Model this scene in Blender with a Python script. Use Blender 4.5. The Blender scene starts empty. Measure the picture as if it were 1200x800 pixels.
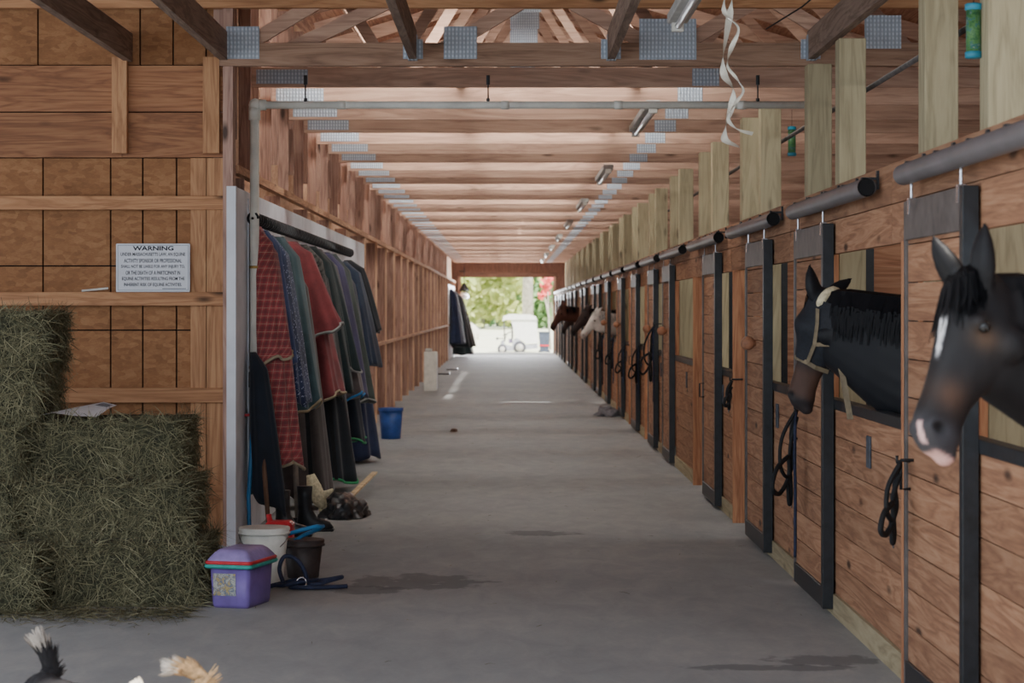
import bpy, bmesh, math, random
from mathutils import Vector, Matrix, noise
R = random.Random(7)
SC = bpy.context.scene
COL = SC.collection
V = Vector
F = 2500.0          # focal length in pixels of the 1200 px wide frame
VX, VY = 595.0, 362.0
H = 1.68            # eye height

def at(px, py, y):
    """a point of the barn at depth y along the aisle"""
    return V(((px - VX) * y / F, y, H - (py - VY) * y / F))
def onfloor(px, py):
    y = H * F / (py - VY)
    return V(((px - VX) * y / F, y, 0))

# ---------------------------------------------------------------- mesh builder
class MB:
    def __init__(self):
        self.bm = bmesh.new()
        self.uv = None
    def box(self, x0, x1, y0, y1, z0, z1, bev=0.0):
        bm = self.bm
        vs = [bm.verts.new(p) for p in ((x0,y0,z0),(x1,y0,z0),(x1,y1,z0),(x0,y1,z0),(x0,y0,z1),(x1,y0,z1),(x1,y1,z1),(x0,y1,z1))]
        fs = [bm.faces.new([vs[i] for i in f]) for f in ((3,2,1,0),(4,5,6,7),(0,1,5,4),(1,2,6,5),(2,3,7,6),(3,0,4,7))]
        if bev > 0:
            es = list({e for f in fs for e in f.edges})
            bmesh.ops.bevel(bm, geom=es, offset=bev, segments=1, affect='EDGES')
        return vs
    def beam(self, a, b, w, h, up=V((0,0,1))):
        """a square-section board from a to b; w across, h along 'up'"""
        a, b = V(a), V(b)
        d = (b - a).normalized()
        s = d.cross(up)
        if s.length < 1e-4: s = d.cross(V((1,0,0)))
        s.normalize(); u = s.cross(d).normalized()
        bm = self.bm
        c = [(-1,-1),(1,-1),(1,1),(-1,1)]
        A = [bm.verts.new(a + s*(i*w/2) + u*(j*h/2)) for i, j in c]
        B = [bm.verts.new(b + s*(i*w/2) + u*(j*h/2)) for i, j in c]
        bm.faces.new(A[::-1]); bm.faces.new(B)
        for k in range(4):
            bm.faces.new((A[k], A[(k+1)%4], B[(k+1)%4], B[k]))
    def loft(self, rings, cap0=True, cap1=True, closed=True, uvs=None):
        bm = self.bm
        rv = [[bm.verts.new(p) for p in r] for r in rings]
        if uvs is not None and self.uv is None: self.uv = bm.loops.layers.uv.new('UVMap')
        n = len(rv[0])
        for i in range(len(rv)-1):
            for k in range(n if closed else n-1):
                k2 = (k+1) % n
                f = bm.faces.new((rv[i][k], rv[i][k2], rv[i+1][k2], rv[i+1][k]))
                if uvs is not None:
                    kk = k + 1
                    for lp, (a, b) in zip(f.loops, ((i,k),(i,kk),(i+1,kk),(i+1,k))):
                        lp[self.uv].uv = uvs[a][b]
        if closed and cap0: bm.faces.new(rv[0][::-1])
        if closed and cap1: bm.faces.new(rv[-1])
        return rv
    def tube(self, pts, r, n=8, cap=True):
        pts = [V(p) for p in pts]
        rs = r if isinstance(r, (list, tuple)) else [r]*len(pts)
        rings = []
        t0 = (pts[1]-pts[0]).normalized()
        ref = V((0,0,1)) if abs(t0.z) < .9 else V((1,0,0))
        s = t0.cross(ref).normalized()
        for i, p in enumerate(pts):
            t = (pts[min(i+1,len(pts)-1)] - pts[max(i-1,0)])
            if t.length < 1e-7: t = t0
            t.normalize()
            s = (s - t*s.dot(t))
            if s.length < 1e-5: s = t.orthogonal()
            s.normalize()
            u = t.cross(s)
            rings.append([p + (s*math.cos(2*math.pi*k/n) + u*math.sin(2*math.pi*k/n))*rs[i] for k in range(n)])
        self.loft(rings, cap, cap)
    def lathe(self, prof, c, n=24, axis='Z'):
        c = V(c)
        rings = []
        for r, z in prof:
            ring = []
            for k in range(n):
                a = 2*math.pi*k/n
                o = V((r*math.cos(a), r*math.sin(a), z))
                if axis == 'X': o = V((z, o.x, o.y))
                if axis == 'Y': o = V((o.x, z, o.y))
                ring.append(c + o)
            rings.append(ring)
        self.loft(rings, True, True)
    def ball(self, c, r, sub=2, sc=(1,1,1)):
        res = bmesh.ops.create_icosphere(self.bm, subdivisions=sub, radius=1.0)
        for v in res['verts']:
            v.co = V(c) + V((v.co.x*r*sc[0], v.co.y*r*sc[1], v.co.z*r*sc[2]))
    def quad(self, a, b, c, d):
        self.bm.faces.new([self.bm.verts.new(p) for p in (a,b,c,d)])
    def ribbon(self, pts, widths, side):
        """a flat strip along pts; side = a vector or list of vectors across it"""
        bm = self.bm; prev = None
        for i, p in enumerate(pts):
            s = side[i] if isinstance(side, list) else side
            w = widths[i] if isinstance(widths, (list, tuple)) else widths
            a = bm.verts.new(V(p) - V(s)*w/2); b = bm.verts.new(V(p) + V(s)*w/2)
            if prev: bm.faces.new((prev[0], prev[1], b, a))
            prev = (a, b)
    def rough(self, amp, sc=6.0, seed=0.0):
        for v in self.bm.verts:
            v.co += noise.noise_vector(v.co*sc + V((seed, seed*1.7, 0)))*amp
    def build(self, name, mat, parent=None, smooth=False, recalc=True):
        if recalc: bmesh.ops.recalc_face_normals(self.bm, faces=self.bm.faces[:])
        me = bpy.data.meshes.new(name)
        if parent is not None:
            off = world_loc(parent)
            for v in self.bm.verts: v.co -= off
        self.bm.to_mesh(me); self.bm.free()
        return link_mesh(name, me, mat, parent, smooth)

def world_loc(o):
    l = V((0,0,0))
    while o is not None:
        l += V(o.location); o = o.parent
    return l
def link_mesh(name, me, mat, parent=None, smooth=False):
    o = bpy.data.objects.new(name, me); COL.objects.link(o)
    if mat is not None: me.materials.append(mat)
    if smooth:
        for p in me.polygons: p.use_smooth = True
    if parent is not None: o.parent = parent
    return o
def tag(o, label, cat, group=None, kind=None):
    o['label'] = label; o['category'] = cat
    if group: o['group'] = group
    if kind: o['kind'] = kind
    return o
def thing(name, label, cat, loc=(0,0,0), group=None):
    o = bpy.data.objects.new(name, None); COL.objects.link(o)
    o.location = loc; o.empty_display_size = .1
    return tag(o, label, cat, group)
def struct(o):
    o['kind'] = 'structure'; return o
def copy_tree(o, parent=None):
    c = o.copy(); COL.objects.link(c)
    if parent is not None: c.parent = parent
    for ch in list(o.children):
        copy_tree(ch, c)
    return c
ORD = ('first second third fourth fifth sixth seventh eighth ninth tenth eleventh twelfth thirteenth fourteenth fifteenth '
       'sixteenth seventeenth eighteenth nineteenth twentieth').split()

# ---------------------------------------------------------------- materials
def lin(c):
    return tuple(((x/255)/12.92 if x/255 <= .04045 else ((x/255+.055)/1.055)**2.4) for x in c) + (1.0,)
class NT:
    def __init__(self, name):
        self.m = bpy.data.materials.new(name); self.m.use_nodes = True
        self.t = self.m.node_tree; self.n = self.t.nodes; self.l = self.t.links
        self.b = self.n['Principled BSDF']
        self.b.inputs['Specular IOR Level'].default_value = .25
    def new(self, typ, **kw):
        nd = self.n.new('ShaderNode' + typ)
        for k, v in kw.items():
            if k.startswith('i_'):
                key = k[2:].replace('_', ' ')
                nd.inputs[int(key) if key.isdigit() else key].default_value = v
            else: setattr(nd, k, v)
        return nd
    def link(self, a, b): self.l.new(a, b)
    def math(self, op, a, b=None, c=None):
        nd = self.new('Math', operation=op)
        for i, x in enumerate((a, b, c)):
            if x is None: continue
            if isinstance(x, (int, float)): nd.inputs[i].default_value = x
            else: self.link(x, nd.inputs[i])
        return nd.outputs[0]
    def ramp(self, fac, stops):
        r = self.new('ValToRGB'); e = r.color_ramp.elements
        while len(e) < len(stops): e.new(.5)
        for el, (p, c) in zip(e, stops):
            el.position = p; el.color = c if len(c) == 4 else lin(c)
        self.link(fac, r.inputs['Fac']); return r.outputs['Color']
    def mix(self, fac, a, b, blend='MIX'):
        nd = self.new('MixRGB', blend_type=blend)
        for i, x in enumerate((fac, a, b)):
            if isinstance(x, (int, float)): nd.inputs[i].default_value = x
            elif isinstance(x, tuple): nd.inputs[i].default_value = x if len(x) == 4 else lin(x)
            else: self.link(x, nd.inputs[i])
        return nd.outputs[0]
    def noise(self, vec, scale, detail=3, rough=.55, dist=0):
        nd = self.new('TexNoise', i_Scale=scale, i_Detail=detail, i_Roughness=rough, i_Distortion=dist)
        if vec is not None: self.link(vec, nd.inputs['Vector'])
        return nd.outputs['Fac']
    def coord(self, kind='Object', scale=(1,1,1), add=None):
        c = self.new('TexCoord').outputs[kind]
        mp = self.new('Mapping'); mp.inputs['Scale'].default_value = scale
        self.link(c, mp.inputs['Vector'])
        out = mp.outputs[0]
        if add is not None:
            va = self.new('VectorMath', operation='ADD')
            self.link(out, va.inputs[0]); self.link(add, va.inputs[1]); out = va.outputs[0]
        return out
    def bump(self, h, strength=.3, dist=.01):
        b = self.new('Bump', i_Strength=strength, i_Distance=dist)
        self.link(h, b.inputs['Height']); self.link(b.outputs[0], self.b.inputs['Normal'])
    def done(self, color, rough=.7, metal=0.0):
        if isinstance(color, tuple): self.b.inputs['Base Color'].default_value = color if len(color) == 4 else lin(color)
        else: self.link(color, self.b.inputs['Base Color'])
        self.b.inputs['Roughness'].default_value = rough
        self.b.inputs['Metallic'].default_value = metal
        return self.m

def wood(name, axis, dark, mid, light, knots=.5, vary=.35, grain=9.0, rough=.75, sat=.88):
    t = NT(name)
    rnd = t.math('ADD', t.new('NewGeometry').outputs['Random Per Island'], t.new('ObjectInfo').outputs['Random'])
    rnd = t.math('FRACT', rnd)
    off = t.new('CombineXYZ')
    for i, k in enumerate((37.0, 53.0, 71.0)): t.link(t.math('MULTIPLY', rnd, k), off.inputs[i])
    sc = [grain]*3; sc['XYZ'.index(axis)] = grain*.075
    v = t.coord('Object', tuple(sc), off.outputs[0])
    n1 = t.noise(v, 1.0, 4, .55, 1.2)
    w = t.math('FRACT', t.math('MULTIPLY', n1, 5.0))
    w = t.math('ABSOLUTE', t.math('SUBTRACT', w, .5))
    fine = t.noise(v, 6.0, 3, .6)
    g = t.math('ADD', t.math('MULTIPLY', w, .75), t.math('MULTIPLY', fine, .5))
    c = t.ramp(g, [(.05, dark), (.42, mid), (.9, light)])
    big = t.noise(t.coord('Object', (1.3,1.3,1.3), off.outputs[0]), 1.0, 3, .6)
    c = t.mix(t.math('MULTIPLY', t.math('SUBTRACT', big, .35), .6), c, dark)
    if knots:
        ks = [5.0]*3; ks['XYZ'.index(axis)] = 1.7
        vo = t.new('TexVoronoi', i_Scale=1.0); t.link(t.coord('Object', tuple(ks), off.outputs[0]), vo.inputs['Vector'])
        kr = t.ramp(vo.outputs['Distance'], [(.06, (255,255,255)), (.16, (0,0,0))])
        kf = t.math('MULTIPLY', kr, knots)
        c = t.mix(kf, c, tuple(int(x*.45) for x in dark))
    br = t.math('ADD', t.math('MULTIPLY', t.math('FRACT', t.math('MULTIPLY', rnd, 7.31)), vary), 1-vary*.55)
    hs = t.new('HueSaturation'); t.link(c, hs.inputs['Color']); t.link(br, hs.inputs['Value']); hs.inputs['Saturation'].default_value = sat
    t.bump(g, .25, .004)
    return t.done(hs.outputs[0], rough)

def plain(name, rgb, rough=.6, metal=0.0, nvar=.12, nscale=8.0, spec=None):
    t = NT(name)
    n = t.noise(t.coord('Object'), nscale, 3, .6)
    dk = tuple(int(x*(1-nvar*1.6)) for x in rgb); lt = tuple(min(255, int(x*(1+nvar))) for x in rgb)
    c = t.ramp(n, [(.3, dk), (.7, lt)])
    if spec is not None: t.b.inputs['Specular IOR Level'].default_value = spec
    return t.done(c, rough, metal)

def osb_mat(name, dark, mid, light):
    t = NT(name)
    v = t.coord('Object')
    vo = t.new('TexVoronoi', i_Scale=16.0, distance='EUCLIDEAN'); 
    d = t.new('Mapping'); d.inputs['Scale'].default_value = (1, 1, 2.2); d.inputs['Rotation'].default_value = (0, .6, 0)
    t.link(v, d.inputs['Vector']); t.link(d.outputs[0], vo.inputs['Vector'])
    n = t.noise(v, 3.0, 4, .6); n2 = t.noise(d.outputs[0], 22.0, 3, .6, 1.5)
    bw = t.new('RGBToBW'); t.link(vo.outputs['Color'], bw.inputs[0])
    g = t.math('ADD', t.math('MULTIPLY', bw.outputs[0], .3), t.math('ADD', t.math('MULTIPLY', n, .5), t.math('MULTIPLY', n2, .35)))
    c = t.ramp(g, [(.3, dark), (.55, mid), (.85, light)])
    t.bump(g, .2, .004)
    return t.done(c, .8)

M = {}
PINE = ((112,62,32), (168,102,58), (205,150,98))
M['pine_x'] = wood('pine_x', 'X', (136,92,66), (184,130,94), (212,164,124), .7, .25, 7.0, sat=.74)
M['pine_y'] = wood('pine_y', 'Y', (116,66,42), (180,118,80), (220,168,124), .6)
M['pine_z'] = wood('pine_z', 'Z', (110,64,38), (172,112,70), (212,160,112), .8)
M['plank_y'] = wood('stall_plank_y', 'Y', (104,62,38), (152,102,64), (186,138,98), .9, .3)
M['plank_x'] = wood('stall_plank_x', 'X', (104,60,34), (156,100,62), (192,140,98), .8, .3)
M['dim_x'] = wood('wall_plank_x', 'X', (96,54,26), (150,92,46), (182,124,70), .9, .25)
M['girt_x'] = wood('girt_x', 'X', (128,78,38), (178,118,64), (206,150,92), .9, .12)
M['girt_z'] = wood('girt_z', 'Z', (128,78,38), (180,122,68), (210,156,98), .9, .15)
M['stud_z'] = wood('stud_z', 'Z', (104,56,30), (158,94,54), (192,132,86), .9, .3, sat=.62)
M['stud_y'] = wood('stud_y', 'Y', (130,80,46), (190,136,92), (220,172,126), .5, .2)
M['jamb_z'] = wood('jamb_z', 'Z', (120,64,28), (176,108,58), (208,148,90), .6, .15)
M['treated_z'] = wood('treated_post_z', 'Z', (136,124,88), (178,164,122), (196,182,138), .7, .25, 8, sat=.84)
M['treated_y'] = wood('treated_kick_y', 'Y', (120,104,74), (160,144,108), (184,168,132), .4, .15, 8)
M['joist_y'] = wood('joist_y', 'Y', (86,66,54), (132,108,92), (164,140,122), .4, .2)
M['osb'] = osb_mat('osb_sheathing', (112,74,46), (138,94,60), (166,120,82))
M['osb_aisle'] = osb_mat('osb_aisle', (158,122,96), (192,152,122), (216,180,150))
M['black_steel'] = plain('black_steel', (27,29,33), .45, .2, .25, 14, .4)
M['grey_steel'] = plain('weathered_dark_steel', (84,78,76), .5, .1, .18, 10, .35)
M['track_steel'] = plain('track_cover_steel', (104,99,101), .45, .2, .05, 4)
M['hollow_shade'] = plain('painted_hollow_shade', (14,14,16), .9)  # near-black colour standing in for the shade inside hollows and seams
def galv():
    t = NT('galvanized_plate')
    v = t.coord('Object', (1,1,1))
    sx = t.new('SeparateXYZ'); t.link(v, sx.inputs[0])
    a = t.math('SINE', t.math('MULTIPLY', sx.outputs[0], 240.0)); b = t.math('SINE', t.math('MULTIPLY', sx.outputs[2], 200.0))
    h = t.math('MULTIPLY', t.math('MULTIPLY_ADD', a, .5, .5), t.math('MULTIPLY_ADD', b, .35, .65))
    n = t.noise(v, 18, 2)
    c = t.ramp(t.math('ADD', t.math('MULTIPLY', h, .7), t.math('MULTIPLY', n, .3)), [(.2, (150,160,172)), (.8, (206,214,226))])
    t.bump(h, .6, .006)
    return t.done(c, .5, .15)
M['galv'] = galv()
def concrete():
    t = NT('worn_concrete_floor')
    v = t.coord('Object', (1,1,1))
    n1 = t.noise(v, .55, 5, .6); n2 = t.noise(t.coord('Object', (2.2,.9,1)), 2.4, 5, .65, .5); n3 = t.noise(v, 40, 3, .6)
    g = t.math('ADD', t.math('ADD', t.math('MULTIPLY', n1, .4), t.math('MULTIPLY', n2, .45)), t.math('MULTIPLY', n3, .15))
    c = t.ramp(g, [(.3, (116,118,120)), (.5, (138,139,139)), (.7, (160,158,154))])
    # damp stains and a dusty wheel track
    sx = t.new('SeparateXYZ'); t.link(t.new('NewGeometry').outputs['Position'], sx.inputs[0])
    wob = t.noise(v, 5.0, 4, .65)
    def stain(x, y, rx, ry):
        dx = t.math('DIVIDE', t.math('SUBTRACT', sx.outputs[0], x), rx); dy = t.math('DIVIDE', t.math('SUBTRACT', sx.outputs[1], y), ry)
        d = t.math('ADD', t.math('POWER', t.math('ABSOLUTE', dx), 2.0), t.math('POWER', t.math('ABSOLUTE', dy), 2.0))
        d = t.math('ADD', d, t.math('MULTIPLY', t.math('SUBTRACT', wob, .5), 4.2))
        return t.ramp(d, [(.55, (255,255,255)), (1.25, (0,0,0))])
    for s in ((-.55,13.15,.42,.42), (-.85,12.75,.25,.2), (1.5,10.2,.28,.16), (1.25,10.0,.45,.09), (.25,16.0,.3,.2)):
        c = t.mix(t.math('MULTIPLY', stain(*s), .6), c, (66,67,72))
    dust = t.noise(t.coord('Object', (1.2,.35,1)), 1.6, 4, .7)
    c = t.mix(t.math('MULTIPLY', t.math('GREATER_THAN', dust, .62), .0), c, (150,140,120))
    t.bump(g, .15, .006)
    t.b.inputs['Specular IOR Level'].default_value = .3
    return t.done(c, .72)
M['concrete'] = concrete()
M['white_paint'] = plain('white_painted_panel', (222,224,230), .5, 0, .04, 3)
M['pvc'] = plain('pale_pvc_pipe', (228,226,216), .4, 0, .06, 5)
M['white_plastic'] = plain('white_plastic', (218,216,206), .4, 0, .06, 8)
M['black_plastic'] = plain('black_plastic', (24,24,27), .45, 0, .15, 10)
M['brown_rubber'] = plain('dark_brown_rubber', (50,42,40), .55, 0, .2, 10)
M['brass'] = plain('brass_fitting', (170,140,80), .35, .8)
M['chrome'] = plain('bright_metal', (190,190,194), .25, .9)
M['red_plastic'] = plain('red_plastic', (190,40,50), .4)
M['blue_hose'] = plain('blue_hose', (44,116,168), .4, 0, .08)
M['blue_plastic'] = plain('blue_plastic', (36,66,128), .4, 0, .1)
M['teal_plastic'] = plain('teal_plastic', (40,150,140), .4)
M['navy_strap'] = plain('navy_webbing', (30,36,58), .7, 0, .2, 30)
M['black_strap'] = plain('black_webbing', (20,21,24), .7, 0, .2, 30)
M['leather'] = plain('worn_tan_leather', (104,92,72), .7, 0, .15, 20)
M['fleece'] = plain('cream_fleece', (206,194,160), .95, 0, .12, 40)
M['paper'] = plain('printed_paper', (222,222,228), .7, 0, .04, 20)
M['ink'] = plain('dark_ink', (34,38,46), .7, 0, .05)
M['lamp_white'] = plain('lamp_tube_white', (236,236,238), .3, 0, .02)
M['fixture'] = plain('fixture_grey', (186,184,180), .5, .05, .06)
M['knob_wood'] = plain('round_wood', (150,104,78), .5, 0, .15, 20)
M['slate_plaque'] = plain('slate_plaque', (66,70,78), .6, 0, .15, 14)
M['bag'] = plain('black_bag', (26,27,31), .35, 0, .2, 10, .5)
M['cord'] = plain('cord_black', (26,26,28), .6)
M['joist_x'] = wood('joist_x', 'X', (100,66,44), (150,106,74), (184,140,104), .6, .2, sat=.8)
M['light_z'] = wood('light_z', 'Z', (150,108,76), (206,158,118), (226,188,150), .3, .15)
# ================================================================= the setting
END = 79.8
XW = 1.80            # aisle face of the stall fronts
XL = -1.957          # aisle face of the studs on the left
NST = 20
DN = [8.1 + 3.6*k for k in range(NST)]       # nominal near edge of each stall door
OFF = [0,0,-.9,-1.1,.3,-.8,-.9,-.8,.1,.1,-1.1,0,-1.2,0,0,-1.0,0,0,-.8,0]
NW = 0.31; FW = 1.5   # doorway runs from DN+NW to DN+FW

m = MB(); m.box(-9, 6.2, -3, END+.3, -.1, 0)
fl = struct(m.build('floor', M['concrete']))

# ---- stall fronts
wr = struct(bpy.data.objects.new('wall_right', None)); COL.objects.link(wr)
low = MB(); head = MB(); kick = MB()
segs = [(3.0, DN[0]+NW)] + [(DN[k]+FW, (DN[k+1]+NW if k+1 < NST else END)) for k in range(NST)]
for a, b in segs:
    for i in range(6):
        z0 = .12 + i*.1733
        low.box(XW, XW+.04, a, b-.004, z0, z0+.1683)
    kick.box(XW-.015, XW+.03, a, b, 0, .117)
    s = MB(); s.box(XW-.012, XW+.055, a, b, 1.13, 1.185, .004); s.build('window_sill', M['black_steel'], wr)
ys = [3.0] + [d + 1.9 for d in DN] + [END]
for a, b in zip(ys[:-1], ys[1:]):
    for z0, z1 in ((1.985,2.168),(2.173,2.36)):
        head.box(XW, XW+.04, a, b-.005, z0, z1)
low.build('lower_planks', M['plank_y'], wr); head.build('header_planks', M['plank_y'], wr); kick.build('kick_board', M['treated_y'], wr)
for k, d in enumerate(DN):
    j = MB(); j.box(XW-.03, XW+.06, d+FW-.045, d+FW, .0, 1.985); j.build('door_jamb', M['jamb_z'], wr)
# partitions between the stalls, outer wall of the stalls
PY = [9.43 + 4.2*k for k in range(17)]
for k, d in enumerate(PY):
    pw = struct(bpy.data.objects.new('wall_partition', None)); COL.objects.link(pw)
    m = MB()
    for i in range(13):
        z0 = .02 + i*.175
        m.box(2.33, 5.7, d-.02, d+.02, z0, z0+.171)
    m.build('partition_planks', M['plank_x'], pw)
    m = MB(); m.box(2.278, 2.335, d-.03, d+.03, 0, 2.3); m.build('steel_channel', M['black_steel'], pw)
    m = MB(); m.box(2.055, 2.10, d-.10, d+.05, 0, 2.3); m.build('end_board', M['jamb_z'], pw)
m = MB()
for i in range(24):
    m.box(5.7, 5.74, 3, (END if i < 21 else 15.4), .0+i*.175, .171+i*.175)
struct(m.build('wall_outer', M['plank_y']))

# ---- front wall of the hay bay (faces the camera)
YB = 15.1
def bx(px): return (px-VX)*YB/F
def bz(py): return H-(py-VY)*YB/F
wf = struct(bpy.data.objects.new('wall_front', None)); COL.objects.link(wf)
m = MB(); m.box(-6.5, -1.985, YB+.19, YB+.22, 0, 4.4); m.build('backing', M['hollow_shade'], wf)  # near-black sheet gives the open panel seams their painted shade
m = MB()
xs = [-6.5, bx(-260), bx(-110), bx(45), bx(125), bx(163), bx(203), bx(266)]
for a, b in zip(xs[:-1], xs[1:]):
    for z0, z1 in ((0, bz(538)), (bz(538), bz(387)), (bz(387), bz(311)), (bz(311), bz(183))):
        if z0 == bz(387) and a >= bx(130): continue
        m.box(a+.006, b-.006, YB+.15, YB+.19, z0+.005, (bz(183) if (z0 == bz(311)) else z1)-.005)
        if z0 == bz(387): pass
for a, b in zip(xs[:-1], xs[1:]):
    if a >= bx(130): m.box(a+.006, b-.006, YB+.15, YB+.19, bz(387)+.005, bz(311)-.001)
xs = [-6.5, bx(-120), bx(39), bx(160), bx(199), bx(238), bx(262)]
for a, b in zip(xs[:-1], xs[1:]):
    m.box(a+.006, b-.006, YB+.15, YB+.19, bz(74)+.005, bz(-60))
m.build('sheathing', M['osb'], wf)
for py0, py1 in ((75,129),(130.5,183)):
    m = MB(); m.box(-6.5, bx(139.7), YB+.10, YB+.15, bz(py1), bz(py0)); m.box(bx(140.2), bx(263), YB+.10, YB+.15, bz(py1), bz(py0)); m.build('wide_board', M['dim_x'], wf)
for x0, x1 in ((130,147.5),(237,256)):
    m = MB(); m.box(bx(x0), bx(x1), YB+.03, YB+.10, bz(179), bz(66)); m.build('batten', M['girt_z'], wf)
for py0, py1 in ((229,245),(342,358),(455,472),(569,585)):
    m = MB(); m.box(-6.5, bx(267+(py0-229)*.01), YB+.06, YB+.14, bz(py1), bz(py0), .003); m.build('girt', M['girt_x'], wf)
for x0, x1 in ((221,239),(240,266)):
    m = MB(); m.box(bx(x0), bx(x1), YB+.10, YB+.15, 0, bz(184)); m.build('corner_stud', M['girt_z'], wf)

# ---- left aisle wall
wl = struct(bpy.data.objects.new('wall_left', None)); COL.objects.link(wl)
m = MB()
y = YB+.22
while y < END:
    b = min(y+1.22, END)
    m.box(-2.13, -2.10, y, b-.004, 0, 2.43); m.box(-2.13, -2.10, y, b-.004, 2.435, 4.5); y = b
m.build('sheathing', M['osb_aisle'], wl)
m = MB(); m.box(-1.99, -1.93, YB+.22, END, 2.655, 2.715); m.build('nailer', M['stud_y'], wl)
m = MB(); m.box(-1.957, -1.915, 28.8, 70.5, 1.13, 1.18); m.build('hand_rail', M['stud_y'], wl)
ys = [29.0 + 2.5*i for i in range(21)]
for y in ys:
    m = MB(); m.box(-2.10, XL, y, y+.045, 0, 2.655); m.build('stud', M['stud_z'], wl)
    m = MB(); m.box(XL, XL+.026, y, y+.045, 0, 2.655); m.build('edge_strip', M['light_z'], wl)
TS = 1.42
TY = [YB + .04 + TS*k for k in range(46)]
TY = [y for y in TY if y < END-.3]
for i, y in enumerate(TY[:40]):
    m = MB(); m.box(-2.10, XL-.05, y+.09, y+.13, 2.715, 4.4); m.build('upper_stud', M['stud_z'], wl)
    m = MB(); m.box(-2.10, XL-.07, y+.80, y+.84, 2.95, 4.4); m.build('upper_stud', M['stud_z'], wl)
for y in (15.9, 18.4, 20.9, 23.4, 25.9, 28.4):
    m = MB(); m.box(-2.10, XL-.01, y, y+.045, 2.55, 2.655); m.build('cripple_stud', M['stud_z'], wl)
m = MB(); m.box(-2.02, -1.95, YB+.03, YB+.20, 0, 4.3); m.build('corner_post', M['stud_z'], wl)

# ---- far end wall with its opening
we = struct(bpy.data.objects.new('wall_end', None)); COL.objects.link(we)
m = MB(); m.box(-2.4, 6, END, END+.06, 2.9, 5.4); m.box(-2.4, -1.78, END, END+.06, 0, 2.9); m.box(1.80, 6, END, END+.06, 0, 2.9); m.build('end_boards', wood('dark_board', 'Z', (70,42,32), (104,68,52), (130,92,74), .3, .1), we)
m = MB(); m.box(-1.86, 1.86, END-.06, END, 2.86, 3.05); m.build('door_header', wood('dark_timber', 'X', (70,42,32), (104,68,52), (130,92,74), .3, .1), we)
m = MB(); m.box(1.70, 1.80, END-.08, END, 0, 2.9); m.build('end_post', M['stud_z'], we)
m = MB(); m.box(-1.86, -1.74, END-.08, END, 0, 2.9); m.build('end_post', M['stud_z'], we)

# ---- roof
RX, RZ, SL = .2, 5.25, .30
def topz(x): return RZ - abs(x-RX)*SL
m = MB()
Y0, Y1 = YB+.3, END+.4
panels = [(-6.5, RX, Y0, Y1), (RX, 6.3, Y0, 36.2), (RX, 1.95, 36.2, 36.34), (3.75, 6.3, 36.2, 36.34), (RX, 6.3, 36.34, 37.5),
          (RX, .95, 37.5, 54), (1.02, 6.3, 37.5, 54), (RX, 6.3, 54, Y1), (.95, 1.02, 38.2, 38.5), (.95, 1.02, 39.5, 40.6), (.95, .985, 41, 43), (.95, 1.02, 43.3, 44.5), (.985, 1.02, 45, 48), (.95, 1.02, 49, 50.5), (.95, .99, 51, 53)]
for x0, x1, y0, y1 in panels:
    a, b = topz(x0)+.12, topz(x1)+.12
    vs = [m.bm.verts.new(p) for p in ((x0,y0,a),(x1,y0,b),(x1,y1,b),(x0,y1,a),(x0,y0,a+.04),(x1,y0,b+.04),(x1,y1,b+.04),(x0,y1,a+.04))]
    for f in ((3,2,1,0),(4,5,6,7),(0,1,5,4),(1,2,6,5),(2,3,7,6),(3,0,4,7)): m.bm.faces.new([vs[i] for i in f])
struct(m.build('ceiling', M['pine_y']))
m = MB(); m.box(-6.5, 6.3, YB+.26, YB+.30, 4.0, 5.6); struct(m.build('wall_sun_stop', M['dim_x']))  # unseen board added to stop sun leaking between porch and roof
m = MB()
for i in range(44):
    x = -6.5 + i*.2
    m.box(x, x+.195, 5.6, YB+.3, 4.12, 4.15)
m.box(2.3, 6.2, 4.5, YB+.3, 4.12, 4.15)
struct(m.build('ceiling_porch', M['dim_x']))

# ================================================================= the timber overhead
def make_truss(y, full=True):
    t = thing('roof_truss', 'x', 'roof truss', (0, y, 3.40), 'roof trusses along the aisle')
    m = MB(); m.box(-1.985, 6.0, y-.02, y+.02, 3.40, 3.553); m.build('bottom_chord', M['pine_x'], t)
    m = MB(); m.box(-1.95, -1.55, y-.024, y-.0201, 3.425, 3.535); m.build('connector_plate', M['galv'], t)
    m = MB(); m.box(1.43, 1.64, y-.024, y-.0201, 3.41, 3.545); m.build('connector_plate', M['galv'], t)
    for xa in (-2.0, 6.0):
        m = MB(); m.beam((RX, y, RZ), (xa, y, topz(xa)), .04, .14, V((0,0,1))); m.build('top_chord', M['pine_x'], t)
    if full:
        for a, b in (((-.9,3.5),(.1,5.15)), ((1.35,3.5),(.3,5.15)), ((-.9,3.5),(-1.6,4.65)), ((1.35,3.5),(2.2,4.6)), ((3.3,3.5),(2.3,4.55)), ((3.4,3.5),(4.2,4.0))):
            m = MB(); m.beam((a[0], y, a[1]), (b[0], y, b[1]), .038, .09, V((1,0,0))); m.build('web', M['pine_x'], t)
        m = MB(); m.box(RX-.17, RX+.17, y-.024, y-.0201, RZ-.28, RZ-.02); m.build('connector_plate', M['galv'], t)
    return t
tr_full = make_truss(TY[1]); tr_far = make_truss(TY[12], False)
for k, y in enumerate(TY):
    if k == 0: continue
    t = tr_full if k == 1 else tr_far if k == 12 else copy_tree(tr_full if k < 12 else tr_far)
    t.location.y = y
    if k <= 20:
        t['label'] = f'{ORD[k-1]} plain pine roof truss over the aisle behind the heavy front header'
    else:
        t['label'] = 'one of the distant pine roof trusses stacked together near the far doorway'
        t['group'] = 'distant roof trusses by the far doorway'

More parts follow.
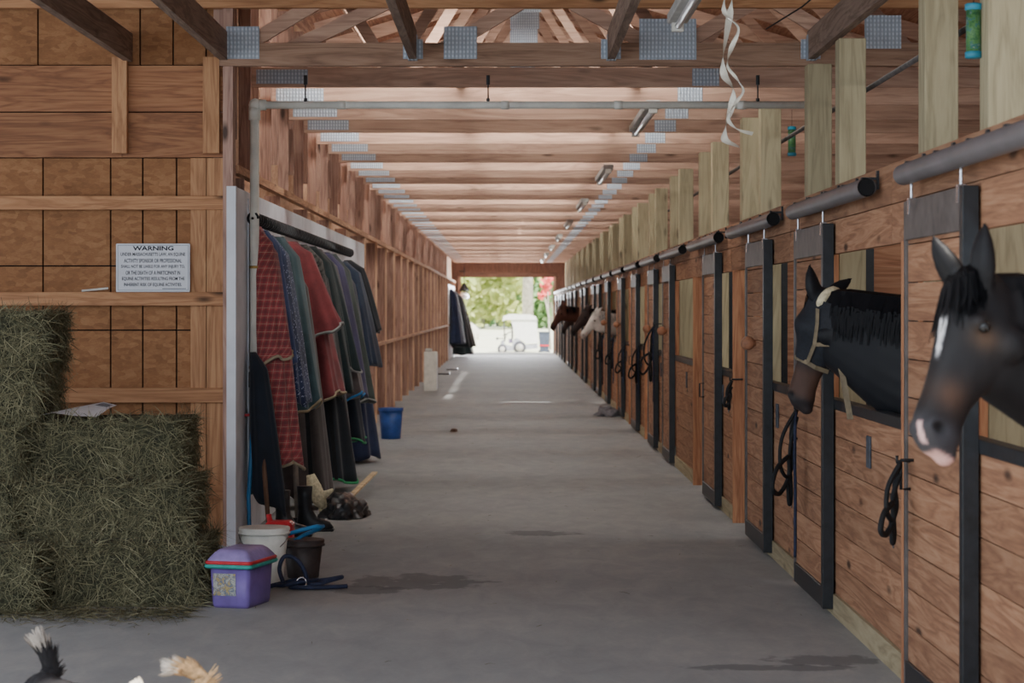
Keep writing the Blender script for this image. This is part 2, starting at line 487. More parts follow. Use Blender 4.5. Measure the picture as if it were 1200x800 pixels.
# front header truss with its big plates and hangers
y = TY[0]
hb = thing('header_truss', 'front timber header with large galvanized plates and joist hangers, at the aisle mouth', 'roof truss', (0, y, 3.40))
m = MB(); m.box(bx(257), 3.6, y-.04, y+.03, bz(77), bz(50)); m.build('bottom_chord', M['joist_x'] if 'joist_x' in M else M['pine_x'], hb)
m = MB(); m.box(-6.5, 3.6, y-.04, y+.03, bz(9), bz(-20)); m.build('top_chord', M['girt_x'], hb)
for a, b in (((-1.95,3.5),(-1.35,3.86)), ((-1.6,3.5),(-.85,3.86)), ((-.5,3.5),(.1,3.86)), ((1.1,3.5),(.45,3.86)), ((1.15,3.5),(1.75,3.86)), ((2.5,3.5),(1.9,3.86))):
    m = MB(); m.beam((a[0], y+.02, a[1]), (b[0], y+.02, b[1]), .038, .10, V((1,0,0))); m.build('web', M['pine_x'], hb)
for x0, x1, y0, y1 in ((265,304,31,69),(520,559,31,69),(749,816,22,70),(1013,1056,18,57)):
    m = MB(); m.box(bx(x0), bx(x1), y-.046, y-.0405, bz(y1), bz(y0)); m.build('connector_plate', M['galv'], hb)
JX = [bx(148), bx(262), bx(484), bx(716), bx(950)]
for x in JX[2:]:
    m = MB()
    m.box(x-.032, x-.028, y-.12, y-.041, bz(71), bz(42)); m.box(x+.028, x+.032, y-.12, y-.041, bz(71), bz(42))
    m.box(x-.07, x-.028, y-.047, y-.041, bz(69), bz(46)); m.box(x+.028, x+.07, y-.047, y-.041, bz(69), bz(46))
    m.box(x-.032, x+.032, y-.12, y-.041, bz(71.5), bz(71)); m.build('joist_hanger', M['galv'], hb)
jl = ['leftmost grey porch joist running to the hay bay wall', 'grey porch joist ending at the corner of the hay bay wall', 'grey porch joist hung left of centre on the front header',
      'grey porch joist hung right of centre on the front header', 'rightmost grey porch joist resting on the stall posts']
for x, l in zip(JX, jl):
    m = MB(); m.box(x-.027, x+.027, 5.8, (y-.05 if x > -1.9 else YB+.1), bz(70.5), bz(70.5)+.2)
    tag(m.build('porch_joist', M['joist_y']), l, 'joist', 'porch joists')
for x, l in ((-.39, 'flat bracing board lying along the trusses left of the aisle centre'), (1.08, 'flat bracing board lying along the trusses above the strip lights')):
    m = MB(); m.box(x-.045, x+.045, YB+.5, END-.5, 3.556, 3.596); tag(m.build('bracing_board', M['pine_y']), l, 'board')

# treated posts over the stall fronts
def make_post(y):
    m = MB(); m.box(2.105, 2.275, -.085, .085, 0, 3.40, .004)
    o = m.build('timber_post', M['treated_z']); o.location.y = y
    return o
pp = None; n = 0
for k, d in enumerate(PY):
    for yy in (d, d+1.42):
        o = make_post(yy) if pp is None else pp.copy()
        if pp is None: pp = o
        else: COL.objects.link(o)
        o.location.y = yy
        if n < 20: tag(o, f'{ORD[n]} square greenish timber post counted from the front, rising above the stall fronts', 'post', 'posts above the stall fronts')
        else: tag(o, 'one of the distant square timber posts above the farthest stall fronts', 'post', 'distant posts above the stall fronts')
        n += 1

# ---- sliding stall doors, their track covers and plaques
XD0, XD1 = 1.735, 1.79
def make_door(y, w=1.3, knob=False, near=True):
    t = thing('stall_door', 'x', 'stall door', (XW, y, 0), 'sliding stall doors')
    z0, z1 = .035, 2.15
    p = MB(); n = 12; hz = (z1-.02-(z0+.1))/n
    for i in range(n): p.box(XD0+.012, XD1-.006, y+.06, y+w-.04, z0+.10+i*hz, z0+.10+(i+1)*hz-.006)
    p.build('plank_panel', M['plank_y'], t)
    m = MB(); m.box(XD0-.008, XD1, y, y+.065, z0, z1, .003); m.build('edge_stile', M['black_steel'], t)
    m = MB(); m.box(XD0, XD1, y+w-.045, y+w, z0, z1, .003); m.build('edge_stile', M['grey_steel'], t)
    m = MB(); m.box(XD0-.002, XD1-.002, y+.065, y+w-.045, z1-.17, z1, .003); m.build('top_rail', M['grey_steel'], t)
    m = MB(); m.box(XD0-.002, XD1-.002, y+.065, y+w-.045, z0, z0+.115, .003); m.build('bottom_rail', M['black_steel'], t)
    for yy in (y+.12, y+w-.12):
        m = MB(); m.tube([(XD0+.012, yy, z1-.02), (XD0+.012, yy, z1+.075)], .007, 6); m.box(XD0-.004, XD0+.03, yy-.02, yy+.02, z1-.06, z1+.01); m.build('roller_hanger', M['chrome'], t)
    if knob:
        m = MB(); m.ball((XD0-.045, y+.62, 1.44), .052, 2); m.tube([(XD0-.03, y+.62, 1.44), (XD0+.02, y+.62, 1.44)], .02, 8); m.build('pull_knob', M['knob_wood'], t, True)
    else:
        m = MB(); m.tube([(XD0+.01, y+w-.10, 1.02), (XD0-.03, y+w-.10, 1.02), (XD0-.03, y+w-.10, .90), (XD0+.01, y+w-.10, .90)], .008, 6); m.build('latch_handle', M['black_steel'], t, True)
    return t
dA = make_door(DN[0]+OFF[0], 1.25); dB = make_door(DN[2]+OFF[2], 1.2, True)
for k in range(NST):
    kn = k in (2,4,5,7,8)
    t = dA if k == 0 else dB if k == 2 else copy_tree(dB if kn else dA)
    t.location.y = DN[k] + OFF[k] + (.0 if k < 1 else 0)
    st = 'with a round wooden knob, ' if kn else ''
    t['label'] = f'{ORD[k]} black-framed sliding plank stall door from the front, {st}' + ('slid open past its doorway' if OFF[k] < -.5 else 'closed')
def make_track(y0):
    t = thing('door_track', 'x', 'door track', (XW, y0, 2.26), 'round door track covers')
    x = 1.725; L = 2.65
    m = MB(); rings = []
    for yy in (y0, y0+L):
        rings.append([V((x+.046*math.cos(a), yy, 2.265+.046*math.sin(a))) for a in [2*math.pi*i/20 for i in range(20)]])
    m.loft(rings, False, False); m.build('cover_tube', M['track_steel'], t, True)
    m = MB(); m.lathe([(.03, y0+.012), (.041, y0+.012), (.041, y0+.02), (.03, y0+.02)], (x, 0, 2.265), 20, 'Y'); m.build('end_shade_disc', M['hollow_shade'], t)  # solid near-black disc painted as the shade inside the tube end
    for i in range(5):
        yy = y0 + .1 + i*(L-.2)/4
        m = MB(); m.box(x-.012, XW-.001, yy-.018, yy+.018, 2.306, 2.318); m.box(XW-.012, XW-.001, yy-.018, yy+.018, 2.26, 2.35); m.build('bracket', M['black_steel'], t)
    return t
tk = make_track(DN[0]-1.45)
for k in range(NST):
    t = tk if k == 0 else copy_tree(tk)
    t.location.y = DN[k]-1.45
    t['label'] = f'round metal track cover above the {ORD[k]} sliding stall door from the front'
for k in range(0, 8):
    if k in (0,): continue
    m = MB(); yy = DN[k]-1.1; m.box(XW-.012, XW-.001, yy-.05, yy+.05, .89, 1.05, .003)
    tag(m.build('name_plaque', M['slate_plaque']), f'small blank slate plaque below the window before the {ORD[k]} stall door', 'plaque', 'stall plaques')
# ================================================================= hay bay
def hay_mat():
    t = NT('hay')
    r = t.new('NewGeometry').outputs['Random Per Island']
    n = t.noise(t.coord('Object'), 7.0, 4, .65)
    n2 = t.noise(t.coord('Object', (1, 1, .3)), 60.0, 3, .6)
    g = t.math('ADD', t.math('MULTIPLY', r, .6), t.math('ADD', t.math('MULTIPLY', n, .35), t.math('MULTIPLY', n2, .2)))
    c = t.ramp(g, [(.2, (46,47,36)), (.5, (84,82,60)), (.8, (122,117,88)), (1.0, (158,152,122))])
    return t.done(c, .85)
M['hay'] = hay_mat()
M['hay_core'] = plain('hay_core', (50,50,36), .95, 0, .35, 22)

def straw(mb, p, n, L, w, rr):
    """one curved stem lying on a surface with normal n"""
    n = V(n); a = n.orthogonal().normalized(); b = n.cross(a)
    th = rr.uniform(0, 2*math.pi)
    d = a*math.cos(th) + b*math.sin(th)
    d = (d + n*rr.uniform(-.1, .5)).normalized()
    q = n.cross(d).normalized()
    bend = (n*rr.uniform(-.5, .25) + V((0,0,-.35)) + q*rr.uniform(-.5, .5))
    pts = [V(p) + d*L*s + bend*L*s*s*.6 for s in (0, .5, 1)]
    mb.ribbon(pts, [w, w, w*.4], (q + n*rr.uniform(-.6, .6)).normalized())
def make_bale(x0, x1, y0, y1, z0, z1, label, seed, dens=1.0, faces='fttr'):
    rr = random.Random(seed)
    t = thing('hay_bale', label, 'hay bale', ((x0+x1)/2, (y0+y1)/2, z0), 'stacked hay bales')
    m = MB(); vs = m.box(x0, x1, y0, y1, z0, z1)
    bmesh.ops.subdivide_edges(m.bm, edges=m.bm.edges[:], cuts=7, use_grid_fill=True)
    c = V(((x0+x1)/2, (y0+y1)/2, (z0+z1)/2))
    for v in m.bm.verts:
        d = v.co - c
        q = V((abs(d.x)/((x1-x0)/2), abs(d.y)/((y1-y0)/2), abs(d.z)/((z1-z0)/2)))
        k = sorted(q)[1]
        v.co -= d.normalized()*max(0, k-.75)*.09
        v.co += noise.noise_vector(v.co*9 + V((seed,0,0)))*.014 + noise.noise_vector(v.co*3.5 + V((seed,5,0)))*.022
        v.co.z = max(v.co.z, z0+.004)
    m.build('packed_hay', M['hay_core'], t, True)
    m = MB()
    def add(n, cnt, fn):
        for _ in range(int(cnt*dens)):
            p = fn(); straw(m, p, n, rr.uniform(.05, .17), rr.uniform(.0022, .005), rr)
    A = (x1-x0)*(z1-z0)
    U = rr.uniform
    add((0,-1,0), A*9500, lambda: (U(x0,x1), y0+U(-.01,.03), U(z0,z1)))
    add((0,0,1), (x1-x0)*(y1-y0)*5000, lambda: (U(x0,x1), U(y0,y1), z1+U(-.03,.005)))
    add((1,0,0), (y1-y0)*(z1-z0)*9500, lambda: (x1+U(-.03,.01), U(y0,y1), U(z0,z1)))
    for v in m.bm.verts: v.co.z = max(v.co.z, .004)
    m.build('loose_stems', M['hay'], t)
    return t
bales = [
 (-2.56,-1.75,12.02,12.9,0,.35,'bottom hay bale behind the purple tub, front of the stack'),
 (-3.55,-2.60,11.75,12.9,0,.35,'bottom hay bale at the left picture edge, jutting forward'),
 (-2.80,-1.86,12.3,13.2,.35,.68,'middle hay bale of the stack, above the one behind the purple tub'),
 (-3.75,-2.83,12.25,13.2,.35,.68,'hay bale at the left edge on the second layer, beside the middle bale'),
 (-2.84,-1.96,12.65,13.5,.68,1.01,'upper hay bale with the printed sheet lying on it'),
 (-3.80,-2.86,12.5,13.5,.68,1.01,'hay bale at the left edge on the third layer, beside the printed sheet'),
 (-3.75,-2.79,12.55,13.4,1.01,1.34,'hay bale at the left edge just above the printed sheet'),
 (-3.72,-2.75,12.6,13.4,1.34,1.66,'topmost hay bale at the left picture edge'),
]
for i, b in enumerate(bales): make_bale(*b, seed=11+i)
m = MB(); rr = random.Random(5)
for _ in range(2600):
    x = rr.uniform(-3.6, -1.74); y = 11.9 - abs(rr.gauss(0, .24)) + (x+1.7)*.18*0
    if y < 10.9: continue
    straw(m, (x, y, .012), (0,0,1), rr.uniform(.04,.16), rr.uniform(.003,.006), rr)
for _ in range(130):
    x = rr.uniform(-1.8, 1.7); y = rr.uniform(10, 30); straw(m, (x, y, .006), (0,0,1), rr.uniform(.02,.07), .004, rr)
for v in m.bm.verts: v.co.z = min(max(v.co.z, .003), .035)
tag(m.build('loose_hay', M['hay']), 'loose hay stems scattered on the concrete in front of the bales', 'hay', kind='stuff')

# printed sheet on the bale
m = MB(); bm = m.bm
a = at(34, 501, 12.75); b = at(115, 503, 12.7); c = at(129, 484, 13.1); d = at(90, 484, 13.1); e = at(76, 490, 12.95)
zz = 1.035
pts = [[V((-2.86,12.66,zz)), V((-2.70,12.66,zz+.03)), V((-2.58,12.66,zz+.012)), V((-2.44,12.66,zz+.005))],
       [V((-2.72,12.90,zz+.02)), V((-2.62,12.90,zz+.05)), V((-2.52,12.90,zz+.06)), V((-2.41,12.90,zz+.045))],
       [V((-2.62,13.1,zz+.02)), V((-2.56,13.1,zz+.05)), V((-2.48,13.1,zz+.075)), V((-2.40,13.1,zz+.055))]]
rv = [[bm.verts.new(p) for p in r] for r in pts]
for i in range(2):
    for k in range(3): bm.faces.new((rv[i][k], rv[i][k+1], rv[i+1][k+1], rv[i+1][k]))
ps = thing('printed_sheet', 'white printed sheet lying creased on top of the upper hay bale', 'paper', (-2.6, 12.9, 1.04))
m.build('sheet', M['paper'], ps, True)
def lerp2(u, v):
    i = min(int(v*2), 1); k = min(int(u*3), 2); fv = v*2-i; fu = u*3-k
    p = (pts[i][k]*(1-fu)+pts[i][k+1]*fu)*(1-fv) + (pts[i+1][k]*(1-fu)+pts[i+1][k+1]*fu)*fv
    return p + V((0,-.003,.004))
m = MB()
m.quad(lerp2(.72,.55), lerp2(.95,.55), lerp2(.95,.88), lerp2(.72,.88))
for i in range(5):
    v0 = .12+i*.14
    m.quad(lerp2(.12,v0), lerp2(.5,v0), lerp2(.5,v0+.03), lerp2(.12,v0+.03))
m.build('print', plain('grey_print', (120,124,136), .7, 0, .3, 60), ps)

# warning sign
sg = thing('warning_sign', 'white warning sign with black lettering screwed to the hay bay wall', 'sign', (bx(178), YB+.05, bz(342)))
ys_ = YB+.045
m = MB(); m.box(bx(134.5), bx(221.5), ys_, ys_+.012, bz(342), bz(285), .006); m.build('sign_plate', M['white_paint'], sg)
m = MB()
for x0, x1, y0, y1 in ((136.5,219.5,287,287.5),(136.5,219.5,339.5,340),(136.5,137,287,340),(219,219.5,287,340)):
    m.box(bx(x0), bx(x1), ys_-.001, ys_+.002, bz(y1), bz(y0))
m.build('border', plain('blue_grey_border', (120,132,150), .5), sg)
def text(body, cx, cy, hpx, wpx, y, mat, parent, name, bold=.0):
    cu = bpy.data.curves.new(name, 'FONT'); cu.body = body; cu.size = 1.0; cu.align_x = 'CENTER'; cu.align_y = 'CENTER'; cu.offset = bold; cu.resolution_u = 3
    o = bpy.data.objects.new(name+'_tmp', cu); COL.objects.link(o)
    dg = bpy.context.evaluated_depsgraph_get(); dg.update()
    me = bpy.data.meshes.new_from_object(o.evaluated_get(dg))
    bpy.data.objects.remove(o)
    xs = [v.co.x for v in me.vertices]; ysx = [v.co.y for v in me.vertices]
    sx = (wpx*YB/F)/(max(xs)-min(xs)); sy = (hpx*YB/F)/(max(ysx)-min(ysx))
    mx = (max(xs)+min(xs))/2; my = (max(ysx)+min(ysx))/2; off = world_loc(parent)
    for v in me.vertices:
        v.co = V((bx(cx)+(v.co.x-mx)*sx, y, bz(cy)+(v.co.y-my)*sy)) - off
    me.materials.clear()
    return link_mesh(name, me, mat, parent)
for body, cy, hp, wp, cx in (('WARNING',290.6,5.4,48,178.3),('UNDER MASSACHUSETTS LAW, AN EQUINE',297.9,4.6,76,178),('ACTIVITY SPONSOR OR PROFESSIONAL',305.2,4.6,68,178),
        ('SHALL NOT BE LIABLE FOR ANY INJURY TO,',312.4,4.6,75,178),('OR THE DEATH OF A PARTICIPANT IN',319.4,4.6,64,178),('EQUINE ACTIVITIES RESULTING FROM THE',326.6,4.6,73.5,178.4),('INHERENT RISK OF EQUINE ACTIVITIES.',333.6,4.6,68,178)):
    text(body, cx, cy, hp, wp, ys_-.0015, M['ink'], sg, 'lettering', .03 if body == 'WARNING' else .016)
m = MB(); m.box(bx(189), bx(217), ys_-.0015, ys_, bz(338.6), bz(337.6)); m.build('small_print', plain('faint_print', (110,116,126), .6), sg)
# small white stick on the girt
m = MB(); m.tube([(bx(93), YB+.09, bz(340.5)), (bx(124), YB+.09, bz(337.5))], .008, 6)
tag(m.build('marker_pen', M['white_plastic']), 'thin white stick lying on the wall girt left of the warning sign', 'stick')

# ================================================================= blanket wall
m = MB()
for i in range(11):
    m.box(-1.955, -1.935, YB+.1+i*1.235, YB+.1+(i+1)*1.235-.006, .0, 2.55)
wp = thing('white_wall_panel', 'white painted boarding behind the hanging horse blankets', 'panel', (-1.945, 15.2, 0))
m.build('boards', M['white_paint'], wp)
m = MB(); m.box(-1.99, -1.925, YB+.0, YB+.09, 0, 2.55); m.box(-1.94, -1.922, YB+.75, YB+.84, 0, 2.50); m.build('edge_trim', M['white_paint'], wp)

rk = thing('blanket_rack', 'long black twisted rack rail fixed high on the white boarding', 'rack', (-1.9, 15.8, 2.33))
m = MB(); m.tube([(-1.885, 15.75, 2.35), (-1.885, 25.6, 2.35)], .010, 8); m.build('rail', M['black_steel'], rk, True)
m = MB(); N = 1000
m.tube([(-1.885+.042*math.cos(i*.42), 15.75+9.85*i/N, 2.35+.042*math.sin(i*.42)) for i in range(N)], .010, 5); m.build('twisted_wire', M['black_steel'], rk, True)
for y in (15.9, 19.0, 22.2, 25.4):
    m = MB(); m.box(-1.935, -1.885, y-.02, y+.02, 2.315, 2.345); m.build('bracket', M['chrome'], rk)

def fabric(name, rgb, kind=None, rgb2=(0,0,0)):
    t = NT(name)
    uv = t.coord('UV')
    n = t.noise(t.coord('Object'), 5.0, 4, .6); f = t.noise(t.coord('Object'), 180.0, 2, .5)
    dk = tuple(int(x*.7) for x in rgb); lt = tuple(min(255, int(x*1.18)) for x in rgb)
    c = t.ramp(t.math('ADD', t.math('MULTIPLY', n, .8), t.math('MULTIPLY', f, .25)), [(.3, dk), (.75, lt)])
    if kind == 'plaid':
        s = t.new('SeparateXYZ'); t.link(uv, s.inputs[0])
        for ax in (0, 1):
            g = s.outputs[ax]
            fr = t.math('FRACT', t.math('MULTIPLY', g, 17.0))
            c = t.mix(t.math('MULTIPLY', t.math('LESS_THAN', fr, .42), .38), c, (74,46,50))
            c = t.mix(t.math('MULTIPLY', t.math('GREATER_THAN', t.math('MULTIPLY', t.math('LESS_THAN', fr, .74), fr), .66), .42), c, (196,164,140))
    if kind == 'speckle':
        v = t.new('TexVoronoi', i_Scale=46.0); t.link(uv, v.inputs['Vector'])
        c = t.mix(t.math('LESS_THAN', v.outputs['Distance'], .26), c, rgb2)
    if kind == 'camo':
        v = t.noise(uv, 13.0, 4, .7, 1.0)
        c = t.mix(t.math('GREATER_THAN', v, .52), c, rgb2)
    t.bump(f, .2, .003)
    t.b.inputs['Sheen Weight'].default_value = .15
    return t.done(c, .85)

def blanket(name, label, cat, y, zt, zb, ot, ob, hy, mat, seed, trim=None, slant=0.0, xw=-1.912, strap=False, power=.55, group='blankets on the long rack'):
    rr = random.Random(seed); ph = [rr.uniform(0, 6.28) for _ in range(4)]
    t = thing(name, label, cat, (xw, y, zb), group)
    N, K = 52, 26
    rings = []; uvs = []
    for i in range(K+1):
        s = i/K
        out = ot + (ob-ot)*(s**.8); w = hy*(.25+.75*min(1, s/.35)**power)
        out *= min(1, .45+s*5)
        ring = []; uvr = []; per = 0; last = None
        for k in range(N):
            a = 2*math.pi*k/N
            ca, sa = math.cos(a), math.sin(a)
            rip = 1 + (.04+.15*s)*(math.sin(5*a+ph[0]+s*1.2)*.6 + math.sin(9*a+ph[1]-s)*.4)
            ex = math.copysign(abs(ca)**.75, ca); ey = math.copysign(abs(sa)**.75, sa)
            x = xw + out*(.5+.5*ex*(rip if ca > 0 else 1)); yy = y + w*ey*rip
            zz = zt + (zb + slant*(x-xw)/.4 - zt)*s
            if s > .9: zz += .025*math.sin(4*a+ph[2])*(s-.9)*10
            zz += .012*noise.noise(V((x*9, yy*9, zz*4+seed)))
            yy += .02*s*noise.noise(V((x*5, zz*3, seed)))
            p = V((max(x, xw-.004), yy, max(zz, .012)))
            if last is not None: per += (p-last).length
            last = p; ring.append(p); uvr.append((per, p.z))
        uvr.append((per+(ring[0]-ring[-1]).length, ring[0].z))
        rings.append(ring); uvs.append(uvr)
    m = MB(); m.loft(rings, True, True, True, uvs); m.build('cloth', mat, t, True)
    if trim:
        m = MB(); r = [p + V((0,0,.004)) for p in rings[-1]]; m.tube(r+[r[0]], .012, 6); m.build('binding', trim, t, True)
    if strap:
        i0 = 11; k0 = int(N*.80); pts = [rings[i][k0] + V((.006,-.012,0)) for i in range(i0, K+1)]
        m = MB(); m.ribbon(pts, .035, V((1,0,0))); m.build('strap', M['black_strap'], t)
    return t
BL = M
BL['plaid'] = fabric('red_plaid', (158,68,70), 'plaid'); BL['navy_dot'] = fabric('navy_speckled', (40,52,84), 'speckle', (150,160,190))
BL['teal'] = fabric('teal_canvas', (54,76,82)); BL['maroon'] = fabric('maroon_canvas', (118,50,54)); BL['brown'] = fabric('brown_canvas', (66,58,56))
BL['camo'] = fabric('grey_patterned', (96,100,96), 'camo', (48,54,52)); BL['blackgreen'] = fabric('black_green', (34,46,48)); BL['taupe'] = fabric('taupe_canvas', (88,78,78))
BL['black'] = fabric('black_canvas', (26,30,36)); BL['purple'] = fabric('purple_navy', (58,54,82)); BL['olive'] = fabric('olive_dark', (52,60,56)); BL['navy'] = fabric('navy_canvas', (28,36,62))
BL['denim'] = fabric('denim_blue', (50,62,82)); BL['periw'] = fabric('faded_blue', (70,82,118)); BL['midnight'] = fabric('midnight_nylon', (24,30,40))
T_ = {'tan': plain('tan_binding', (150,136,112), .8), 'blue': plain('blue_binding', (50,120,180), .7), 'green': plain('green_binding', (60,150,100), .7), 'grey': plain('grey_binding', (130,130,128), .8)}
HB = 'horse_blanket'
PLAID = blanket(HB, 'red plaid horse blanket hanging first on the long rack', 'blanket', 16.0, 2.30, .56, .14, .37, .15, BL['plaid'], 1, T_['tan'], -.06)
blanket(HB, 'navy speckled horse blanket between the red plaid and teal ones', 'blanket', 16.75, 2.26, 1.02, .15, .35, .2, BL['navy_dot'], 2, None, -.1)
blanket('horse_sheet', 'faded blue sheet with its top corner showing behind the red plaid blanket', 'blanket', 16.5, 2.29, 1.25, .12, .27, .1, BL['periw'], 3)
blanket(HB, 'teal canvas horse blanket with pale lower binding', 'blanket', 17.5, 2.27, .74, .16, .375, .22, BL['teal'], 4, T_['tan'], .18)
blanket(HB, 'dark brown horse blanket hanging lowest, below the teal one', 'blanket', 18.0, 2.1, .14, .18, .43, .22, BL['brown'], 5, None, -.1, strap=True)
MAROON = blanket(HB, 'maroon horse blanket with pale edging', 'blanket', 18.65, 2.27, .78, .16, .46, .22, BL['maroon'], 6, T_['tan'], .15)
blanket(HB, 'grey patterned horse blanket right of the maroon one', 'blanket', 19.4, 2.27, 1.12, .18, .41, .2, BL['camo'], 7, None, -.25)
blanket(HB, 'long black horse blanket under the maroon one, almost reaching the floor', 'blanket', 19.8, 2.2, .10, .18, .50, .28, BL['black'], 8, T_['green'], 0, strap=True)
blanket(HB, 'dark green horse blanket with pointed top right of the grey patterned one', 'blanket', 20.4, 2.28, .9, .17, .44, .2, BL['blackgreen'], 9)
TAUPE = blanket(HB, 'taupe horse blanket with bright blue binding', 'blanket', 21.0, 2.27, .72, .18, .49, .22, BL['taupe'], 10, T_['blue'], .1)
blanket(HB, 'black horse blanket with green lower binding beneath the taupe one', 'blanket', 21.4, 2.1, .36, .18, .48, .2, BL['midnight'], 11, T_['green'], .0)
blanket(HB, 'purple navy horse blanket behind the taupe one', 'blanket', 22.0, 2.27, .95, .17, .47, .22, BL['purple'], 12, None, -.15)
blanket(HB, 'dark olive horse blanket near the far end of the rack', 'blanket', 22.8, 2.27, .70, .17, .47, .22, BL['olive'], 13, T_['grey'])
blanket(HB, 'navy horse blanket hanging to the floor at the far end of the rack', 'blanket', 23.4, 2.2, .06, .18, .49, .3, BL['navy'], 14)
blanket(HB, 'denim blue horse blanket with short hem at the far end of the rack', 'blanket', 24.2, 2.22, 1.1, .19, .46, .2, BL['denim'], 15, None, -.05)
blanket(HB, 'short black horse blanket, last on the long rack', 'blanket', 24.9, 2.25, 1.42, .19, .43, .2, BL['black'], 16)
blanket('nylon_bag', 'midnight blue nylon bag hanging low left of the red plaid blanket', 'bag', 15.72, 1.36, .34, .10, .27, .12, BL['midnight'], 17, None, -.25, xw=-1.90, group=None)

def flap(owner, name, y, zt, zb, ot, ob, hy, mat, seed, trim, slant):
    t2 = blanket('tmp', 'x', 'x', y, zt, zb, ot, ob, hy, mat, seed, trim, slant)
    for ch in list(t2.children):
        ch.location = V(t2.location) - V(owner.location)
        ch.parent = owner
        if ch.name.startswith('cloth'): ch.name = name
    bpy.data.objects.remove(t2)
flap(PLAID, 'neck_flap', 15.86, 2.29, 1.22, .13, .31, .10, BL['plaid'], 41, T_['tan'], .16)
flap(MAROON, 'neck_flap', 18.42, 2.26, 1.28, .17, .47, .14, BL['maroon'], 42, T_['grey'], .22)
flap(TAUPE, 'neck_flap', 20.8, 2.26, 1.30, .16, .46, .14, BL['blackgreen'], 43, T_['grey'], -.2)
# long handled tools and boots under the blankets
p = onfloor(316, 633); m = MB(); m.tube([(p.x, p.y, .01), (-1.86, p.y+.25, 1.3)], .017, 8)
tag(m.build('broom_handle', plain('brown_handle', (98,72,56), .6)), 'brown wooden broom handle leaning beside the white board under the plaid blanket', 'broom')
t = thing('stall_fork', 'pale weathered fork handle standing under the red plaid blanket', 'tool', at(349, 606, 16.3))
a = at(349, 606, 16.3); b = at(345, 520, 16.5)
m = MB(); m.tube([a, b], .021, 8); m.build('handle', plain('weathered_handle', (120,110,100), .7), t, True)
m = MB()
for i in range(7):
    x = a.x - .11 + i*.036; m.tube([(x, a.y-.02, a.z-.05), (x-.01, a.y-.06, .03)], .006, 5)
m.box(a.x-.13, a.x+.13, a.y-.035, a.y+.01, a.z-.07, a.z+.0); m.build('fork_head', M['black_plastic'], t)
def boot(px, py, label, rot, mat):
    p = onfloor(px, py); t = thing('rubber_boot', label, 'boot', p, 'boots under the blankets')
    rings = []
    for z, l0, l1, w in ((.0,-.05,.20,.045),(.03,-.06,.22,.05),(.07,-.06,.19,.048),(.10,-.055,.10,.045),(.16,-.05,.06,.045),(.26,-.055,.055,.05),(.34,-.06,.06,.055)):
        rings.append([p + V(((l0+l1)/2+(l1-l0)/2*math.cos(a), w*math.sin(a), z)) for a in [2*math.pi*i/16 for i in range(16)]])
    m = MB(); m.loft(rings); m.build('boot_shaft', mat, t, True)
    m = MB(); m.box(p.x-.065, p.x+.225, p.y-.052, p.y+.052, 0, .018, .008); m.build('boot_sole', M['black_plastic'], t)
    t.rotation_euler.z = 0
    return t
boot(331, 628, 'black rubber boot left of the fork under the plaid blanket', 0, M['bag'])
boot(357, 622, 'black rubber boot right of the fork under the brown blanket', 0, M['black_plastic'])
# glove hanging over the heap
p = at(372, 580, 17.2); t = thing('work_glove', 'pale dirty work glove drooping below the brown blanket', 'glove', p)
m = MB()
m.tube([p+V((-.06,0,.17)), p+V((-.03,-.01,.06)), p+V((.02,-.02,-.03)), p+V((.05,-.02,-.10))], [.035,.065,.06,.03], 10)
m.tube([p+V((.0,-.02,.0)), p+V((.07,-.03,.01)), p+V((.13,-.03,.045))], [.03,.03,.012], 8)
for i in range(3): m.tube([p+V((.02+.02*i,-.02,-.06)), p+V((.03+.022*i,-.02,-.16))], [.02,.012], 6)
m.rough(.012, 14); m.build('glove_body', M['fleece'], t, True)
# black bag heap and slat on the floor
def heap(name, label, cat, c, rx, ry, rz, mat, seed, amp=.3):
    m = MB(); r = bmesh.ops.create_icosphere(m.bm, subdivisions=5, radius=1)
    for v in m.bm.verts:
        n = noise.noise(v.co*1.7+V((seed,0,0)))*amp + noise.noise(v.co*4+V((seed,3,0)))*amp*.5 + abs(noise.noise(v.co*7+V((0,seed,0))))*amp*.35
        q = v.co*(1+n); v.co = V(c) + V((q.x*rx, q.y*ry, max(.006, q.z*rz)))
    return tag(m.build(name, mat, None, True), label, cat)
heap('plastic_sack', 'crumpled black plastic sack heaped on the floor below the blankets', 'sack', onfloor(402,606)+V((0,.1,0)), .18, .32, .17, M['bag'], 4.2)
m = MB(); a = at(405, 590, 17.15); b = onfloor(437, 580); m.beam((a.x, 17.5, .13), (b.x-.02, b.y+.6, .16), .05, .014)
tag(m.build('wood_slat', plain('bare_slat', (206,180,140), .7)), 'bare wooden slat resting on the black plastic sack', 'slat')
heap('rumpled_cloth', 'grey rumpled cloth on the floor by the stall fronts', 'cloth', onfloor(713,487), .2, .4, .14, plain('grey_cloth', (112,112,118), .9), 8.1)
heap('dropped_leaf', 'brown dried clump lying in the middle of the aisle floor', 'leaf', onfloor(532,506), .05, .09, .05, plain('brown_leaf', (80,58,44), .9), 2.2)

